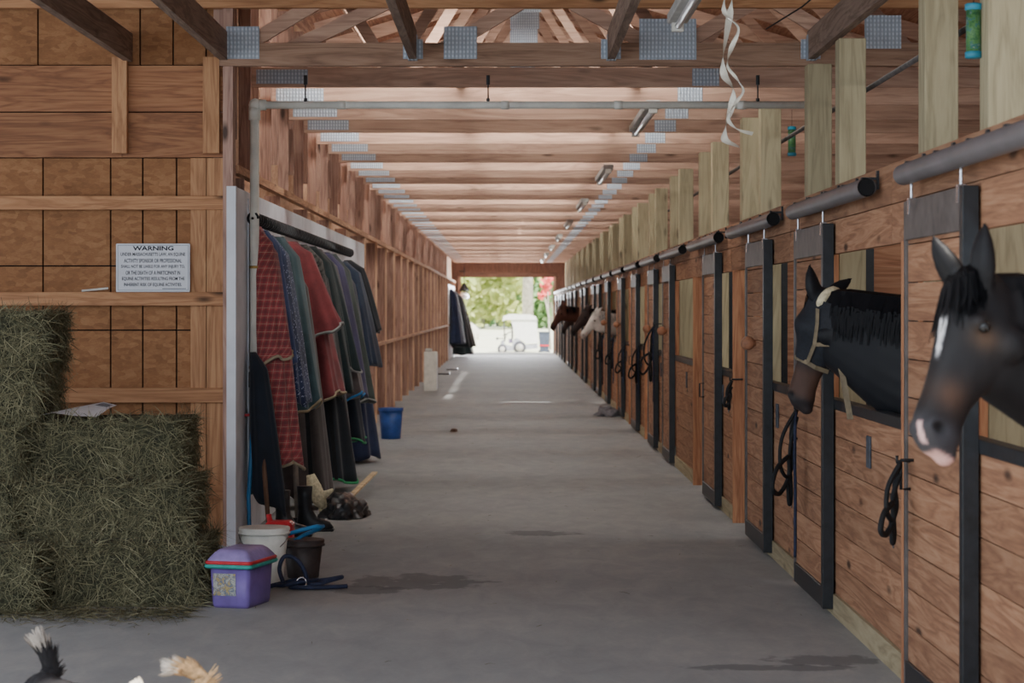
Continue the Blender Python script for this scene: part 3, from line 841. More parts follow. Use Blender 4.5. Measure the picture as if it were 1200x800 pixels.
# water pipe, tap and hose
pp_ = thing('water_pipe', 'pale water pipe rising along the white boarding and crossing the aisle under the trusses', 'pipe', (-1.87, 15.8, 0))
yq = 15.8; zq = H+(VY-123)*yq/F
m = MB(); m.tube([(-1.875, yq, .95), (-1.875, yq, zq-.05)], .034, 14); m.build('riser', M['pvc'], pp_, True)
m = MB(); m.tube([(-1.83, yq, zq), (2.2, yq, zq)], .028, 14)
m.build('cross_run', M['pvc'], pp_, True)
m = MB(); m.ball((-1.87, yq, zq), .05, 2); m.tube([(-1.875, yq, zq-.11), (-1.875, yq, zq-.02)], .044, 14); m.tube([(-1.85, yq, zq), (-1.79, yq, zq)], .04, 14); m.build('elbow', M['pvc'], pp_, True)
for x in (-1.23, .82, 1.73, -.02):
    m = MB(); m.tube([(x, yq, zq-.031), (x, yq, zq+.03)], .033, 12) if False else m.tube([(x-.03, yq, zq), (x+.03, yq, zq)], .033, 14); m.build('coupling', M['pvc'], pp_, True)
for px in (358, 572, 888):
    x = (px-VX)*yq/F
    m = MB(); m.tube([(x, yq, zq+.02), (x, yq, 3.41)], .006, 6); m.tube([(x, yq, zq+.0), (x, yq, zq+.05)], .014, 8); m.tube([(x, yq, 3.34), (x, yq, 3.41)], .014, 8); m.build('hanger_rod', M['black_steel'], pp_)
m = MB(); m.tube([(-1.875, yq, 1.98), (-1.875, yq, 2.0)], .04, 14); m.build('clamp', M['brass'], pp_, True)
m = MB(); m.box(-1.91, -1.80, yq-.08, yq-.02, 1.10, 1.22, .006); m.build('valve_box', M['black_plastic'], pp_)
m = MB(); q = at(296, 486, 15.7); m.tube([q, q+V((0,0,-.05)), q+V((0,-.03,-.10))], .016, 8); m.build('tap', M['brass'], pp_, True)
m = MB(); m.box(q.x-.06, q.x+.03, q.y-.012, q.y+.012, q.z-.01, q.z+.008, .003); m.tube([q, q+V((0,0,-.03))], .008, 6); m.build('tap_lever', M['red_plastic'], pp_)
q2 = q+V((0,-.03,-.10))
m = MB(); m.tube([q2, q2+V((-.005,-.02,-.2)), q2+V((-.02,-.05,-.5)), q2+V((-.01,-.08,-.75)), q2+V((.02,-.1,-.86)), q2+V((.05,-.12,-.875))], .016, 10)
tag(m.build('garden_hose', M['blue_hose'], None, True), 'blue hose hanging from the brass tap against the white boarding', 'hose')

# tubs and buckets on the floor
def pail(name, label, cat, c, r0, r1, h, mat, rim, liner, handle=True):
    c = V(c); t = thing(name, label, cat, c)
    m = MB(); m.lathe([(r0*.96, 0), (r0, .008), (r1, h), (r1-.006, h), (r0-.006, .012)], c, 32); m.build('bucket_body', mat, t, True)
    m = MB(); m.lathe([(r1-.005, h-.035), (r1+.012, h-.035), (r1+.012, h-.025), (r1+.005, h-.022), (r1+.01, h-.008), (r1+.008, h+.003), (r1-.006, h+.003)], c, 32); m.build('rim', rim, t, True)
    if handle:
        m = MB(); pts = [c + V((r1*1.04*math.cos(a), -r1*1.04*math.sin(a)*.75, h-.02-.16*math.sin(a)*.75)) for a in [math.pi*i/16 for i in range(17)]]; m.tube(pts, .004, 6); m.build('bail_handle', M['chrome'], t, True)
    return t
pail('plastic_bucket', 'white plastic bucket with a dirty rim behind the purple tub', 'bucket', onfloor(307,687)+V((0,.12,0)), .115, .148, .345, M['white_plastic'], M['white_plastic'], None)
pail('rubber_bucket', 'dark brown feed bucket holding a blue hose coil, right of the white bucket', 'bucket', onfloor(353,679)+V((0,.12,0)), .098, .125, .235, M['brown_rubber'], M['brown_rubber'], None, False)
c = onfloor(353,679)+V((0,.12,0))
m = MB(); m.tube([c+V((-.16,-.02,.26)), c+V((-.09,-.05,.275)), c+V((0,-.08,.305)), c+V((.09,-.06,.325)), c+V((.125,0,.32)), c+V((.10,.05,.30)), c+V((0,.03,.26)), c+V((-.06,-.03,.225)), c+V((-.02,-.06,.20))], .013, 10)
tag(m.build('hose_coil', M['blue_hose'], None, True), 'short loop of blue hose sticking out of the dark brown bucket', 'hose')
pail('muck_bucket', 'blue plastic bucket on the floor beyond the hanging blankets', 'bucket', onfloor(457,515)+V((0,.2,0)), .125, .155, .40, M['blue_plastic'], M['blue_plastic'], None, False)
c = onfloor(329, 648)
t = thing('red_scoop', 'red plastic feed scoop half hidden behind the white bucket', 'scoop', c)
c = onfloor(331, 655)+V((-.03,.25,0))
m = MB(); m.box(c.x-.12, c.x+.07, c.y, c.y+.18, .0, .225, .02); m.build('scoop_bowl', M['red_plastic'], t)
m = MB(); m.tube([c+V((-.09,.09,.20)), c+V((-.10,.09,.27))], .018, 8); m.build('scoop_handle', M['red_plastic'], t)

# purple grooming tub
pc = onfloor(280, 711)+V((.0,.12,0))
t = thing('storage_tub', 'purple storage tub with lid, teal clips and picture sticker beside the hay', 'tub', pc)
rz = Matrix.Rotation(math.radians(-15), 3, 'Z')
def rrect(a, b, z, r=.03, n=5):
    out = []
    for cx, cy, a0 in ((a-r,b-r,0),(-a+r,b-r,90),(-a+r,-b+r,180),(a-r,-b+r,270)):
        for i in range(n+1):
            q = math.radians(a0+90*i/n); out.append(V((cx+r*math.cos(q), cy+r*math.sin(q), z)))
    return [pc + rz @ p for p in out]
purple = plain('purple_plastic', (108,88,152), .4, 0, .1, 6); lilac = plain('lilac_plastic', (140,122,176), .45, 0, .1, 8)
A_, B_ = .122, .19
m = MB(); m.loft([rrect(A_*.88, B_*.9, 0), rrect(A_*.92, B_*.93, .02), rrect(A_, B_, .245)]); m.build('tub_body', purple, t, True)
m = MB(); m.loft([rrect(A_+.012, B_+.012, .24), rrect(A_+.016, B_+.016, .255), rrect(A_+.008, B_+.008, .275), rrect(A_-.02, B_-.02, .31), rrect(A_-.04, B_-.04, .325)]); m.build('lid', lilac, t, True)
m = MB(); m.loft([rrect(A_+.02, B_+.022, .225), rrect(A_+.026, B_+.028, .235), rrect(A_+.02, B_+.022, .247)]); m.build('teal_band', M['teal_plastic'], t, True)
m = MB(); m.loft([rrect(A_+.018, B_+.02, .247), rrect(A_+.022, B_+.023, .258), rrect(A_+.014, B_+.016, .266)]); m.build('red_band', M['red_plastic'], t, True)
def stickmat():
    t2 = NT('picture_sticker'); v = t2.noise(t2.coord('Object'), 26.0, 3, .6, 1.0)
    c = t2.ramp(v, [(.3, (40,56,90)), (.42, (176,174,160)), (.52, (90,100,120)), (.6, (186,160,100)), (.7, (70,100,90))]); return t2.done(c, .5)
m = MB()
def fp(u, v): return pc + rz @ V((u, -B_*(.93+.07*v/.245)-.003, v))
m.quad(fp(-.095,.07), fp(.04,.07), fp(.04,.195), fp(-.095,.195)); m.build('sticker', stickmat(), t)

# halter and lead on the floor
c = onfloor(360, 690)
t = thing('rope_halter', 'navy rope halter and lead lying coiled on the floor before the buckets', 'halter', c)
def wig(pts, r, mat, name, par, n=8):
    P = [V(p) for p in pts]; out = []
    for i in range(len(P)-1):
        p0 = P[max(i-1,0)]; p1 = P[i]; p2 = P[i+1]; p3 = P[min(i+2,len(P)-1)]
        for j in range(6):
            u = j/6
            out.append(.5*((2*p1)+(p2-p0)*u+(2*p0-5*p1+4*p2-p3)*u*u+(3*p1-p0-3*p2+p3)*u**3))
    out.append(P[-1])
    m = MB(); m.tube(out, r, n); return m.build(name, mat, par, True)
wig([c+V(p) for p in ((-.22,-.02,.02),(-.15,.05,.03),(-.05,.03,.05),(.05,-.02,.03),(.14,.03,.05),(.20,.10,.06),(.12,.14,.04),(.0,.1,.03),(-.1,-.04,.02),(.02,-.08,.02),(.15,-.06,.02),(.24,-.02,.02))], .014, M['navy_strap'], 'lead_rope', t)
wig([c+V(p) for p in ((-.14,.0,.03),(-.17,.03,.12),(-.14,.06,.19),(-.07,.06,.17),(-.02,.05,.10),(.0,.03,.03))], .013, M['navy_strap'], 'noseband', t)
wig([c+V(p) for p in ((-.20,.03,.02),(-.13,-.06,.03),(-.03,-.05,.05),(.06,.04,.05),(-.06,.09,.03),(-.16,.06,.02))], .012, M['navy_strap'], 'crown_piece', t)
m = MB(); m.tube([c+V((-.03+.03*math.cos(a), -.05+.01*math.sin(a), .045+.03*math.sin(a))) for a in [2*math.pi*i/12 for i in range(13)]], .005, 6); m.build('ring', M['chrome'], t, True)

# white cabinet further down, second boarding with clothes
c = onfloor(505, 458); t = thing('white_cabinet', 'narrow white metal cabinet standing against the left studs', 'cabinet', c)
m = MB(); m.box(-1.72, -1.46, c.y, c.y+.5, 0, .80, .01); m.build('cabinet_body', M['white_plastic'], t)
m = MB(); m.box(-1.459, -1.452, c.y+.03, c.y+.47, .04, .76); m.build('cabinet_door', M['white_paint'], t)
m = MB(); m.box(-1.70, -1.56, c.y+.05, c.y+.25, .80, .87, .02); m.build('top_vent', M['fixture'], t)
m = MB(); m.box(-1.955, -1.93, 69.5, 77.5, 0, 2.5); tag(m.build('white_wall_panel', M['white_paint']), 'second white boarding near the far doorway', 'panel')
blanket(HB, 'dark blue horse blanket on the far white boarding, nearest of three', 'blanket', 70.6, 2.35, .55, .2, .5, .5, BL['navy'], 31, xw=-1.92, group='far blankets')
blanket(HB, 'black horse blanket bulging widest on the far white boarding', 'blanket', 72.5, 2.3, .4, .3, .8, .5, BL['black'], 32, xw=-1.92, group='far blankets')
blanket(HB, 'dark teal horse blanket hanging last on the far white boarding', 'blanket', 74.6, 2.2, .1, .3, .72, .5, BL['blackgreen'], 33, xw=-1.92, group='far blankets')
q = at(544, 341, 79.3); t = thing('hanging_lantern', 'black lantern with a white shade hanging at the left side of the far doorway', 'lantern', q)
m = MB(); m.lathe([(.03,.32),(.05,.28),(.2,.02),(.2,0)], q, 16); m.build('lantern_cap', M['black_plastic'], t, True)
m = MB(); m.lathe([(.16,-.28),(.2,-.22),(.2,-.16),(.1,-.02)], q, 16); m.build('lamp_shade', M['lamp_white'], t, True)
m = MB(); m.tube([q+V((0,0,.3)), q+V((0,0,.9))], .015, 6); m.tube([q+V((0,0,.75)), q+V((-.2,.3,.75))], .02, 6); m.build('bracket', M['black_steel'], t)
for px, py, l in ((520,438,'dark mat lying on the floor near the far left boarding'),(530,433,'farther dark mat on the floor by the far left boarding')):
    c = onfloor(px, py); m = MB(); m.box(c.x-.15, c.x+.15, c.y-.5, c.y+.5, 0, .03, .01); tag(m.build('floor_mat', M['bag']), l, 'mat')

# ================================================================= overhead bits
def fixture(y0, x, L=2.45):
    t = thing('strip_light', 'x', 'strip light', (x, y0, 3.33), 'strip lights under the trusses')
    m = MB(); m.box(x-.06, x+.06, y0, y0+L, 3.345, 3.402, .006); m.build('housing', M['fixture'], t)
    m = MB(); m.tube([(x, y0+.05, 3.325), (x, y0+L-.05, 3.325)], .02, 10); m.build('tube', M['lamp_white'], t, True)
    for yy in (y0, y0+L-.05):
        m = MB(); m.box(x-.035, x+.035, yy, yy+.05, 3.295, 3.35, .004); m.build('lamp_holder', M['white_plastic'], t)
    return t
f0 = fixture(10.0, .99)
f0['label'] = 'nearest strip light, above the aisle mouth in front of the header'
base = fixture(17.6, 1.2)
for i, y in enumerate((17.6, 25.4, 33.2, 41, 49, 57, 65, 72.5)):
    f = base if i == 0 else copy_tree(base); f.location.y = y; f['label'] = f'{ORD[i]} strip light under the trusses behind the front header'
def fly_tube(x, y, zt, L, label):
    t = thing('fly_trap_tube', label, 'fly trap', (x, y, zt), 'hanging fly trap tubes')
    m = MB(); m.lathe([(.034, zt-L+.03), (.034, zt-.03)], (x, y, 0), 20); 
    tt = NT('green_printed_tube'); v = tt.noise(tt.coord('Object'), 45, 3, .6); mt = tt.done(tt.ramp(v, [(.35, (34,84,56)), (.5, (80,124,66)), (.62, (36,92,104)), (.75, (160,170,110))]), .4)
    m.build('tube_body', mt, t, True)
    for z in (zt-L, zt-.032):
        m = MB(); m.lathe([(.03, z), (.039, z+.004), (.039, z+.028), (.03, z+.032)], (x, y, 0), 20); m.build('end_cap', plain('sky_blue_cap', (44,130,156), .4), t, True)
    m = MB(); m.tube([(x, y, zt), (x, y, 3.42)], .002, 5); m.build('string', M['cord'], t)
q = at(1141, 4, 9.5); fly_tube(q.x, q.y, q.z, .245, 'green fly trap tube with blue caps hanging at the top right')
q = at(928, 148, 18.6); fly_tube(q.x, q.y, q.z, .26, 'smaller looking green fly trap tube hanging behind the posts, right of centre')
m = MB(); m.tube([(2.34, 6.5, 3.11), (2.34, 60, 3.11)], .017, 10); tag(m.build('conduit', M['grey_steel'], None, True), 'thin metal conduit running lengthwise behind the posts above the stalls', 'conduit')
m = MB(); a = at(855, 180, 15); m.tube([at(898,34,13.0), at(940,8,12.0), at(985,-30,11)], .005, 5); tag(m.build('wire', M['cord']), 'thin slack wire crossing below the header at upper right', 'wire')
# curled sticky ribbons
def curl(pts, label, y):
    m = MB(); P = [at(px, py, y) for px, py in pts]; out = []; sd = []
    for i in range(len(P)-1):
        for j in range(10):
            u = j/10; p0 = P[max(i-1,0)]; p1 = P[i]; p2 = P[i+1]; p3 = P[min(i+2,len(P)-1)]
            out.append(.5*((2*p1)+(p2-p0)*u+(2*p0-5*p1+4*p2-p3)*u*u+(3*p1-p0-3*p2+p3)*u**3))
    for i, p in enumerate(out):
        a = i*.16; p.y += .05*math.sin(i*.13); sd.append(V((math.cos(a)*.9, math.sin(a), .45)).normalized())
    m.ribbon(out, .036, sd)
    return tag(m.build('sticky_ribbon', plain('glossy_ribbon', (226,222,208), .25, 0, .05)), label, 'fly paper', 'curled fly papers')
curl([(856,-40),(850,0),(852,18),(864,34),(857,55),(853,75),(862,88),(871,105),(862,120),(853,138),(862,150),(885,156)], 'curled white fly paper hanging left of the posts, ending in a long outward curl', 10.2)
curl([(862,-40),(859,0),(855,22),(846,70),(848,90),(860,105),(858,125),(850,150),(849,165),(866,173)], 'curled white fly paper hanging just behind the longer curl, ending lower', 10.5)
# ================================================================= animals
def coat_mat(name, rough=.55):
    t = NT(name)
    a = t.new('VertexColor', layer_name='col')
    n = t.noise(t.coord('Object', (1,1,.4)), 30, 3, .6)
    hs = t.new('HueSaturation'); t.link(a.outputs[0], hs.inputs['Color']); t.link(t.math('MULTIPLY_ADD', n, .5, .75), hs.inputs['Value'])
    t.b.inputs['Specular IOR Level'].default_value = .16
    return t.done(hs.outputs[0], rough)
M['coat'] = coat_mat('horse_coat'); M['dogcoat'] = coat_mat('dog_coat', .85)
M['eye'] = plain('dark_eye', (12,9,8), .16, 0, .05, 5, .35)
M['hair_black'] = plain('black_hair', (9,9,12), .6, 0, .3, 40, .1)
M['hair_dark'] = plain('dark_brown_hair', (11,10,13), .6, 0, .3, 40, .12)
M['hair_grey'] = plain('pale_grey_hair', (170,166,160), .6, 0, .2, 40)

def fuse(mb, voxel, smooth=6):
    """merge the overlapping shells of mb into one continuous skin"""
    bmesh.ops.recalc_face_normals(mb.bm, faces=mb.bm.faces[:])
    me = bpy.data.meshes.new('tmp'); mb.bm.to_mesh(me); mb.bm.free()
    o = bpy.data.objects.new('tmp', me); COL.objects.link(o)
    r = o.modifiers.new('r', 'REMESH'); r.mode = 'VOXEL'; r.voxel_size = voxel
    s = o.modifiers.new('s', 'SMOOTH'); s.iterations = smooth; s.factor = .5
    dg = bpy.context.evaluated_depsgraph_get(); dg.update()
    res = bpy.data.meshes.new_from_object(o.evaluated_get(dg))
    bpy.data.objects.remove(o)
    return res
def ell_ring(c, a, b, n=20, pw=1.0):
    return [c + a*math.copysign(abs(math.cos(t))**pw, math.cos(t)) + b*math.copysign(abs(math.sin(t))**pw, math.sin(t)) for t in [2*math.pi*i/n for i in range(n)]]

HEAD = [(-.06,.07,.26,.07),(.0,.0,.36,.112),(.12,-.02,.43,.15),(.27,-.03,.47,.17),(.42,-.012,.41,.138),(.57,.0,.315,.105),(.71,.004,.262,.092),(.83,.0,.25,.098),(.92,.012,.265,.104),(.985,.05,.25,.088),(1.025,.10,.19,.05)]
def horse(name, label, P, h, n, L, neck, body, col, voxel=.012, hair=None, ear_up=None, fore=0, mane=0, halter=None, group=None, hl=1.0):
    P = V(P); h = V(h).normalized(); n = V(n); n = (n - h*n.dot(h)).normalized(); l = h.cross(n).normalized(); h = h*hl   # l: across the face
    if l.z*0 + l.dot(V((0,-1,0))) < 0: pass
    t = thing('horse', label, 'horse', (body[1][0], body[1][1], 0), group)
    mb = MB()
    # head
    rings = []
    for tt, sf, sb, w in HEAD:
        ring = []
        for i in range(24):
            a = 2*math.pi*i/24; ca, sa = math.cos(a), math.sin(a)
            s = (sf+sb)/2 - (sb-sf)/2*math.copysign(abs(ca)**.85, ca)
            ww = w*math.copysign(abs(sa)**.85, sa)*(1 - .22*max(0, -ca) - .10*max(0, ca))
            ring.append(P + h*(tt*L) - n*(s*L) + l*(ww*L))
        rings.append(ring)
    mb.loft(rings)
    for sg in (-1, 1):
        mb.ball(P + h*.285*L - n*.09*L + l*sg*.142*L, .048*L, 2)                # brow
        mb.ball(P + h*.30*L - n*.30*L + l*sg*.10*L, .105*L, 2)                 # cheek
        mb.ball(P + h*.90*L - n*.075*L + l*sg*.075*L, .052*L, 2)               # nostril wing
        up = V(ear_up[0 if sg < 0 else 1] if ear_up else (-h + l*sg*.35)).normalized()
        b0 = P + l*sg*.095*L - n*.07*L + h*.03*L
        side = up.cross(n).normalized(); fr = side.cross(up).normalized()
        er = []
        EL = .285*L
        for q, w in ((-.15,.05),(.0,.065),(.2,.078),(.45,.072),(.7,.050),(.9,.022),(1.0,.006)):
            er.append(ell_ring(b0 + up*EL*q + n*.02*L*math.sin(q*2), side*w*L*1.05, fr*max(.008, w*.75)*L, 14))
        mb.loft(er)
    mb.ball(P + h*.99*L - n*.215*L, .062*L, 2)                                  # chin
    # neck and trunk
    secs = []
    c0 = P + h*.22*L - n*.30*L
    secs.append((P + h*.20*L - n*.13*L, .10, .06)); secs.append((c0, .20, .09))
    for c, hh, hw in neck: secs.append((V(c), hh, hw))
    for x, y, z, hh, hw in body: secs.append((V((x, y, z)), hh, hw))
    rings = []
    for i, (c, hh, hw) in enumerate(secs):
        d = (secs[min(i+1,len(secs)-1)][0] - secs[max(i-1,0)][0]).normalized()
        s = d.cross(V((0,0,1))); s = s.normalized() if s.length > .05 else V((0,1,0)); u = s.cross(d).normalized()
        rings.append(ell_ring(c, s*hw, u*hh, 22, .92))
    mb.loft(rings)
    # legs
    f, r = body[1], body[-3]
    dirb = V((body[-2][0]-body[0][0], body[-2][1]-body[0][1], 0)).normalized(); sb_ = V((-dirb.y, dirb.x, 0))
    for sg in (-1, 1):
        q = V((f[0], f[1], 0)) - dirb*.12 + sb_*sg*.14
        mb.tube([q+V((0,0,1.15)), q+V((0,0,.85)), q+V((0,0,.50)), q+V((0,0,.44)), q+V((0,0,.14)), q-dirb*.03+V((0,0,.07)), q-dirb*.05+V((0,0,.0))], [.13,.085,.055,.05,.036,.045,.06], 12)
        q = V((r[0], r[1], 0)) + dirb*.10 + sb_*sg*.15
        mb.tube([q+V((0,0,1.15)), q-dirb*.08+V((0,0,.86)), q+dirb*.12+V((0,0,.55)), q+dirb*.13+V((0,0,.48)), q+dirb*.07+V((0,0,.14)), q+dirb*.04+V((0,0,.07)), q+V((0,0,.0))], [.17,.12,.06,.052,.038,.046,.06], 12)
    me = fuse(mb, voxel)
    # nostril hollows, with their inner shade painted dark into the coat
    off = world_loc(t)
    ca = me.color_attributes.new('col', 'FLOAT_COLOR', 'POINT')
    for v in me.vertices:
        d = v.co - P
        tt, ss, ww = d.dot(h)/(L*hl*hl), -d.dot(n)/L, d.dot(l)/L
        kk = []
        for sg in (-1, 1):
            e = V((tt-.905, (ss-.085)*.8, (ww-sg*.118)*.8)); k = math.exp(-(e.length/.035)**2)
            v.co -= l*sg*k*.035*L
            kk.append(k)
        cc = col(tt, ss, ww, v.co); cc = mixc(cc, (10,9,10), max(kk)**2*1.2)
        ca.data[v.index].color = lin(cc)
        v.co -= off
    link_mesh('body', me, M['coat'], t, True)
    for sg in (-1, 1):
        m = MB(); m.ball(P + h*.305*L - n*.112*L + l*sg*.166*L, .031*L, 2); m.build('eye', M['eye'], t, True)
    rr = random.Random(3)
    hm = hair or M['hair_black']
    if fore:
        m = MB()
        for i in range(int(fore)):
            w0 = rr.uniform(-.12,.09); p = P + l*w0*L - n*rr.uniform(-.01,.08)*L - h*rr.uniform(.0,.04)*L
            le = rr.uniform(.20,.40)*L*(.75 if w0 < -.04 else 1); sp = max(-.09-w0*.6, w0*rr.uniform(.4,1.2) + rr.uniform(-.05,.03) - .02)
            pts = [p, p + n*.03*L + h*le*.3 + l*sp*.3*L, p + n*.022*L + h*le*.65 + l*sp*.8*L, p + n*.012*L + h*le + l*(sp+rr.uniform(-.02,.02))*L]
            pts = [q - n*max(0, abs((q-P).dot(l)/L)-.07)*.5*L for q in pts]
            m.ribbon(pts, [.006,.007,.006,.002], (l + n*rr.uniform(-.4,.4)).normalized())
        m.build('forelock', hm, t)
    if mane:
        m = MB(); crest = [rings[i][0] for i in range(0)]
        cp = []
        for i, (c, hh, hw) in enumerate(secs[1:5]):
            d = (secs[i+2][0] - secs[i][0]).normalized(); s = d.cross(V((0,0,1))).normalized(); u = s.cross(d).normalized()
            cp.append((c + u*hh*.985, s, u, hw))
        cp.insert(0, (P - h*.03*L - n*.08*L, cp[0][1], cp[0][2], .05))
        side = 1 if cp[1][1].y < 0 else -1
        if mane < 0: side = -side
        for i in range(abs(mane)):
            u = rr.random()*(len(cp)-1.01); k = int(u); f2 = u-k
            p = cp[k][0].lerp(cp[k+1][0], f2); s = cp[k][1].lerp(cp[k+1][1], f2)*side; up = cp[k][2]; hw = cp[k][3]*(1-f2)+cp[k+1][3]*f2
            le = rr.uniform(.14,.26); fw = rr.uniform(-.05,.05)
            d = (cp[k+1][0]-cp[k][0]).normalized()
            pts = [p + up*.004, p + s*hw*.62 + up*(-.02) + d*fw*.3 + up*.012, p + s*(hw*1.0+.012) + V((0,0,-le*.55)) + d*fw*.7, p + s*(hw*1.03+.012) + V((0,0,-le)) + d*fw]
            m.ribbon(pts, [.016,.020,.014,.003], d)
        m.build('mane', hm, t)
    if halter:
        crown_mat, strap_mat, lead = halter; IN = .03
        def surf(tt, ss, sg, lift=1.0):
            import bisect
            ks = [a[0] for a in HEAD]; i = max(0, min(len(HEAD)-2, bisect.bisect(ks, tt)-1)); f2 = (tt-ks[i])/(ks[i+1]-ks[i])
            sf, sb, w = [HEAD[i][j]*(1-f2)+HEAD[i+1][j]*f2 for j in (1,2,3)]
            mid = (sf+sb)/2; q = max(-1, min(1, (mid-ss)/((sb-sf)/2)))
            ww = w*math.sqrt(max(0, 1-q*q))**.85*lift + .04
            return P + h*tt*L - n*ss*L + l*sg*ww*L
        m = MB(); pts = []
        for i in range(13):
            a = math.pi*i/12; pts.append(P - n*.17*L + h*(.10 - .155*math.sin(a))*L + l*math.cos(a)*.135*L - n*0)
        m.tube(pts, [.016]+[.024]*11+[.016], 10); m.rough(.003, 40); m.build('crown_fleece', crown_mat, t, True)
        hroot = MB()
        rg = []
        for j in range(14):
            tq = .03 + .55*j/13
            i = max(k for k in range(len(HEAD)-1) if HEAD[k][0] <= tq); f2 = (tq-HEAD[i][0])/(HEAD[i+1][0]-HEAD[i][0])
            sf, sb, w = [HEAD[i][q]*(1-f2)+HEAD[i+1][q]*f2 for q in (1,2,3)]
            bul = math.exp(-((tq-.30)/.10)**2)
            rr_ = []
            for k in range(28):
                a = 2*math.pi*k/28; ca, sa = math.cos(a), math.sin(a)
                s_ = (sf+sb)/2 - ((sb-sf)/2+.022)*math.copysign(abs(ca)**.85, ca) - .04*bul*max(0, ca)
                w_ = (w+.024+.05*bul*(1 if ca > .1 else 0))*math.copysign(abs(sa)**.85, sa)*(1-.16*max(0, -ca)-.08*max(0, ca))
                rr_.append(P + h*tq*L - n*s_*L + l*w_*L)
            rg.append(rr_)
        mk = MB(); mk.loft(rg, False, False); mk.build('fly_mask', plain('dark_mesh_mask', (18,21,28), .7, 0, .2, 60), t, True)
        for sg in (-1, 1):
            cheek = [surf(.10,.19,sg), surf(.22,.24,sg), surf(.40,.25,sg), surf(.58,.20,sg)]
            hroot.ribbon(cheek, .022, n)
            hroot.ribbon([surf(.58,.20,sg), surf(.60,.27,sg), P + h*.62*L - n*.335*L], .022, h)
            hroot.ribbon([surf(.40,.25,sg), surf(.36,.38,sg), P + h*.32*L - n*.485*L], .02, h)
        nb = [surf(.58, .20, -1)] + [P + h*.585*L + n*(.018*L)*math.sin(a)*1.0 - n*.06*L*(1-math.sin(a)) + l*(-math.cos(a))*.105*L for a in [math.pi*i/8 for i in range(1, 8)]] + [surf(.58, .20, 1)]
        hroot.ribbon(nb, .022, h)
        hroot.build('halter', strap_mat, t)
        if lead:
            m = MB(); P0 = P + h*.42*L - n*.45*L + l*lead[0]*.09*L
            m.ribbon([P0, P0 + V(lead[1])*.5 + V((0,-.01,0)), P0 + V(lead[1])], [.028,.030,.030], V((1,-.4,0)).normalized()); m.build('lead_strap', strap_mat, t)
    return t

def mixc(a, b, f): f = max(0, min(1, f)); return tuple(a[i]*(1-f)+b[i]*f for i in range(3))
def sst(a, b, x): x = max(0, min(1, (x-a)/(b-a))); return x*x*(3-2*x)
def col_bay(t, s, w, p):
    c = (20,18,19)
    if t > -.2 and t < 1.2 and s < .6:
        c = mixc((15,14,16), (27,25,26), sst(.15,.5,t))
        c = mixc(c, (96,64,46), math.exp(-(((t-.71)/.10)**2+((s-.10)/.09)**2))*.6)
        c = mixc(c, (84,62,46), math.exp(-(((t-.35)/.07)**2+((s-.15)/.08)**2))*.8)
        c = mixc(c, (48,46,49), sst(.80,.92,t))
        c = mixc(c, (13,12,14), sst(.25,.42,s)*.9)
        bz_ = (1-sst(.020,.036,abs(w+.012+.05*(t-.34))*(1+max(0,t-.34)*7)))*sst(.28,.31,t)*(1-sst(.48,.55,t))*(1-sst(.04,.07,s))
        c = mixc(c, (214,212,212), bz_)
        sn = (1-sst(.012,.022,abs(w+.0+.03)))*sst(.885,.91,t)*(1-sst(.99,1.01,t))*(1-sst(.09,.12,s))
        c = mixc(c, (212,170,164), sn)
        c = mixc(c, (206,158,148), sst(1.0,1.02,t)*sst(.10,.14,s)*.95)
    elif s >= .6: c = (14,13,15)
    return c
def col_black(t, s, w, p):
    c = (14,15,19)
    if -.2 < t < 1.2 and s < .55:
        c = mixc(c, (70,48,38), sst(.50,.72,t)*(1-sst(.86,.97,t))*.85)
        c = mixc(c, (36,30,30), sst(.9,1.0,t))
    return c
def col_brown(t, s, w, p):
    return mixc((74,44,36), (40,28,26), sst(.7,.95,t) if s < .5 else 0)
def col_darkbay(t, s, w, p):
    return mixc((46,34,32), (30,26,26), sst(.7,.95,t))
def col_grey(t, s, w, p):
    return mixc((206,198,190), (140,130,126), sst(.78,.98,t)*.9 if s < .5 else 0)

# horse 1: bay, looking out beside the nearest stall door
P1 = (1.362, 6.40, 1.79); h1 = (-.19, -.16, -.48)
horse('horse', 'dark bay horse with a narrow white blaze leaning its head out, nearest on the right', P1, h1, (-.93,-.36,.2), .62,
      [((1.78,6.60,1.49),.27,.12), ((2.10,6.80,1.38),.33,.16)],
      [(2.45,6.95,1.30,.36,.21),(2.80,7.05,1.22,.38,.27),(3.3,7.12,1.19,.36,.30),(3.8,7.2,1.24,.32,.28),(4.15,7.25,1.27,.30,.28),(4.42,7.3,1.25,.18,.18)],
      col_bay, .011, M['hair_dark'], [V((.10,.02,1)), V((-.5,.0,1))], 1000, 380, None, None, .88)
# horse 2: black in a fleece halter
horse('horse', 'black horse in a fleece-padded halter looking away from its window, second on the right', (1.55,10.72,1.77), (-.13,.12,-.56), (-.70,.70,.2), .585,
      [((1.86,10.47,1.485),.285,.12), ((2.16,10.32,1.33),.36,.16)],
      [(2.5,10.35,1.30,.37,.21),(2.85,10.35,1.22,.38,.27),(3.35,10.4,1.19,.36,.30),(3.85,10.45,1.24,.32,.28),(4.2,10.5,1.27,.30,.28),(4.45,10.5,1.25,.18,.18)],
      col_black, .012, M['hair_black'], [V((-.12,-.05,1)), V((.9,.1,.62))], 40, 420, (M['fleece'], M['leather'], (-1, (.05,-.06,-.32))))
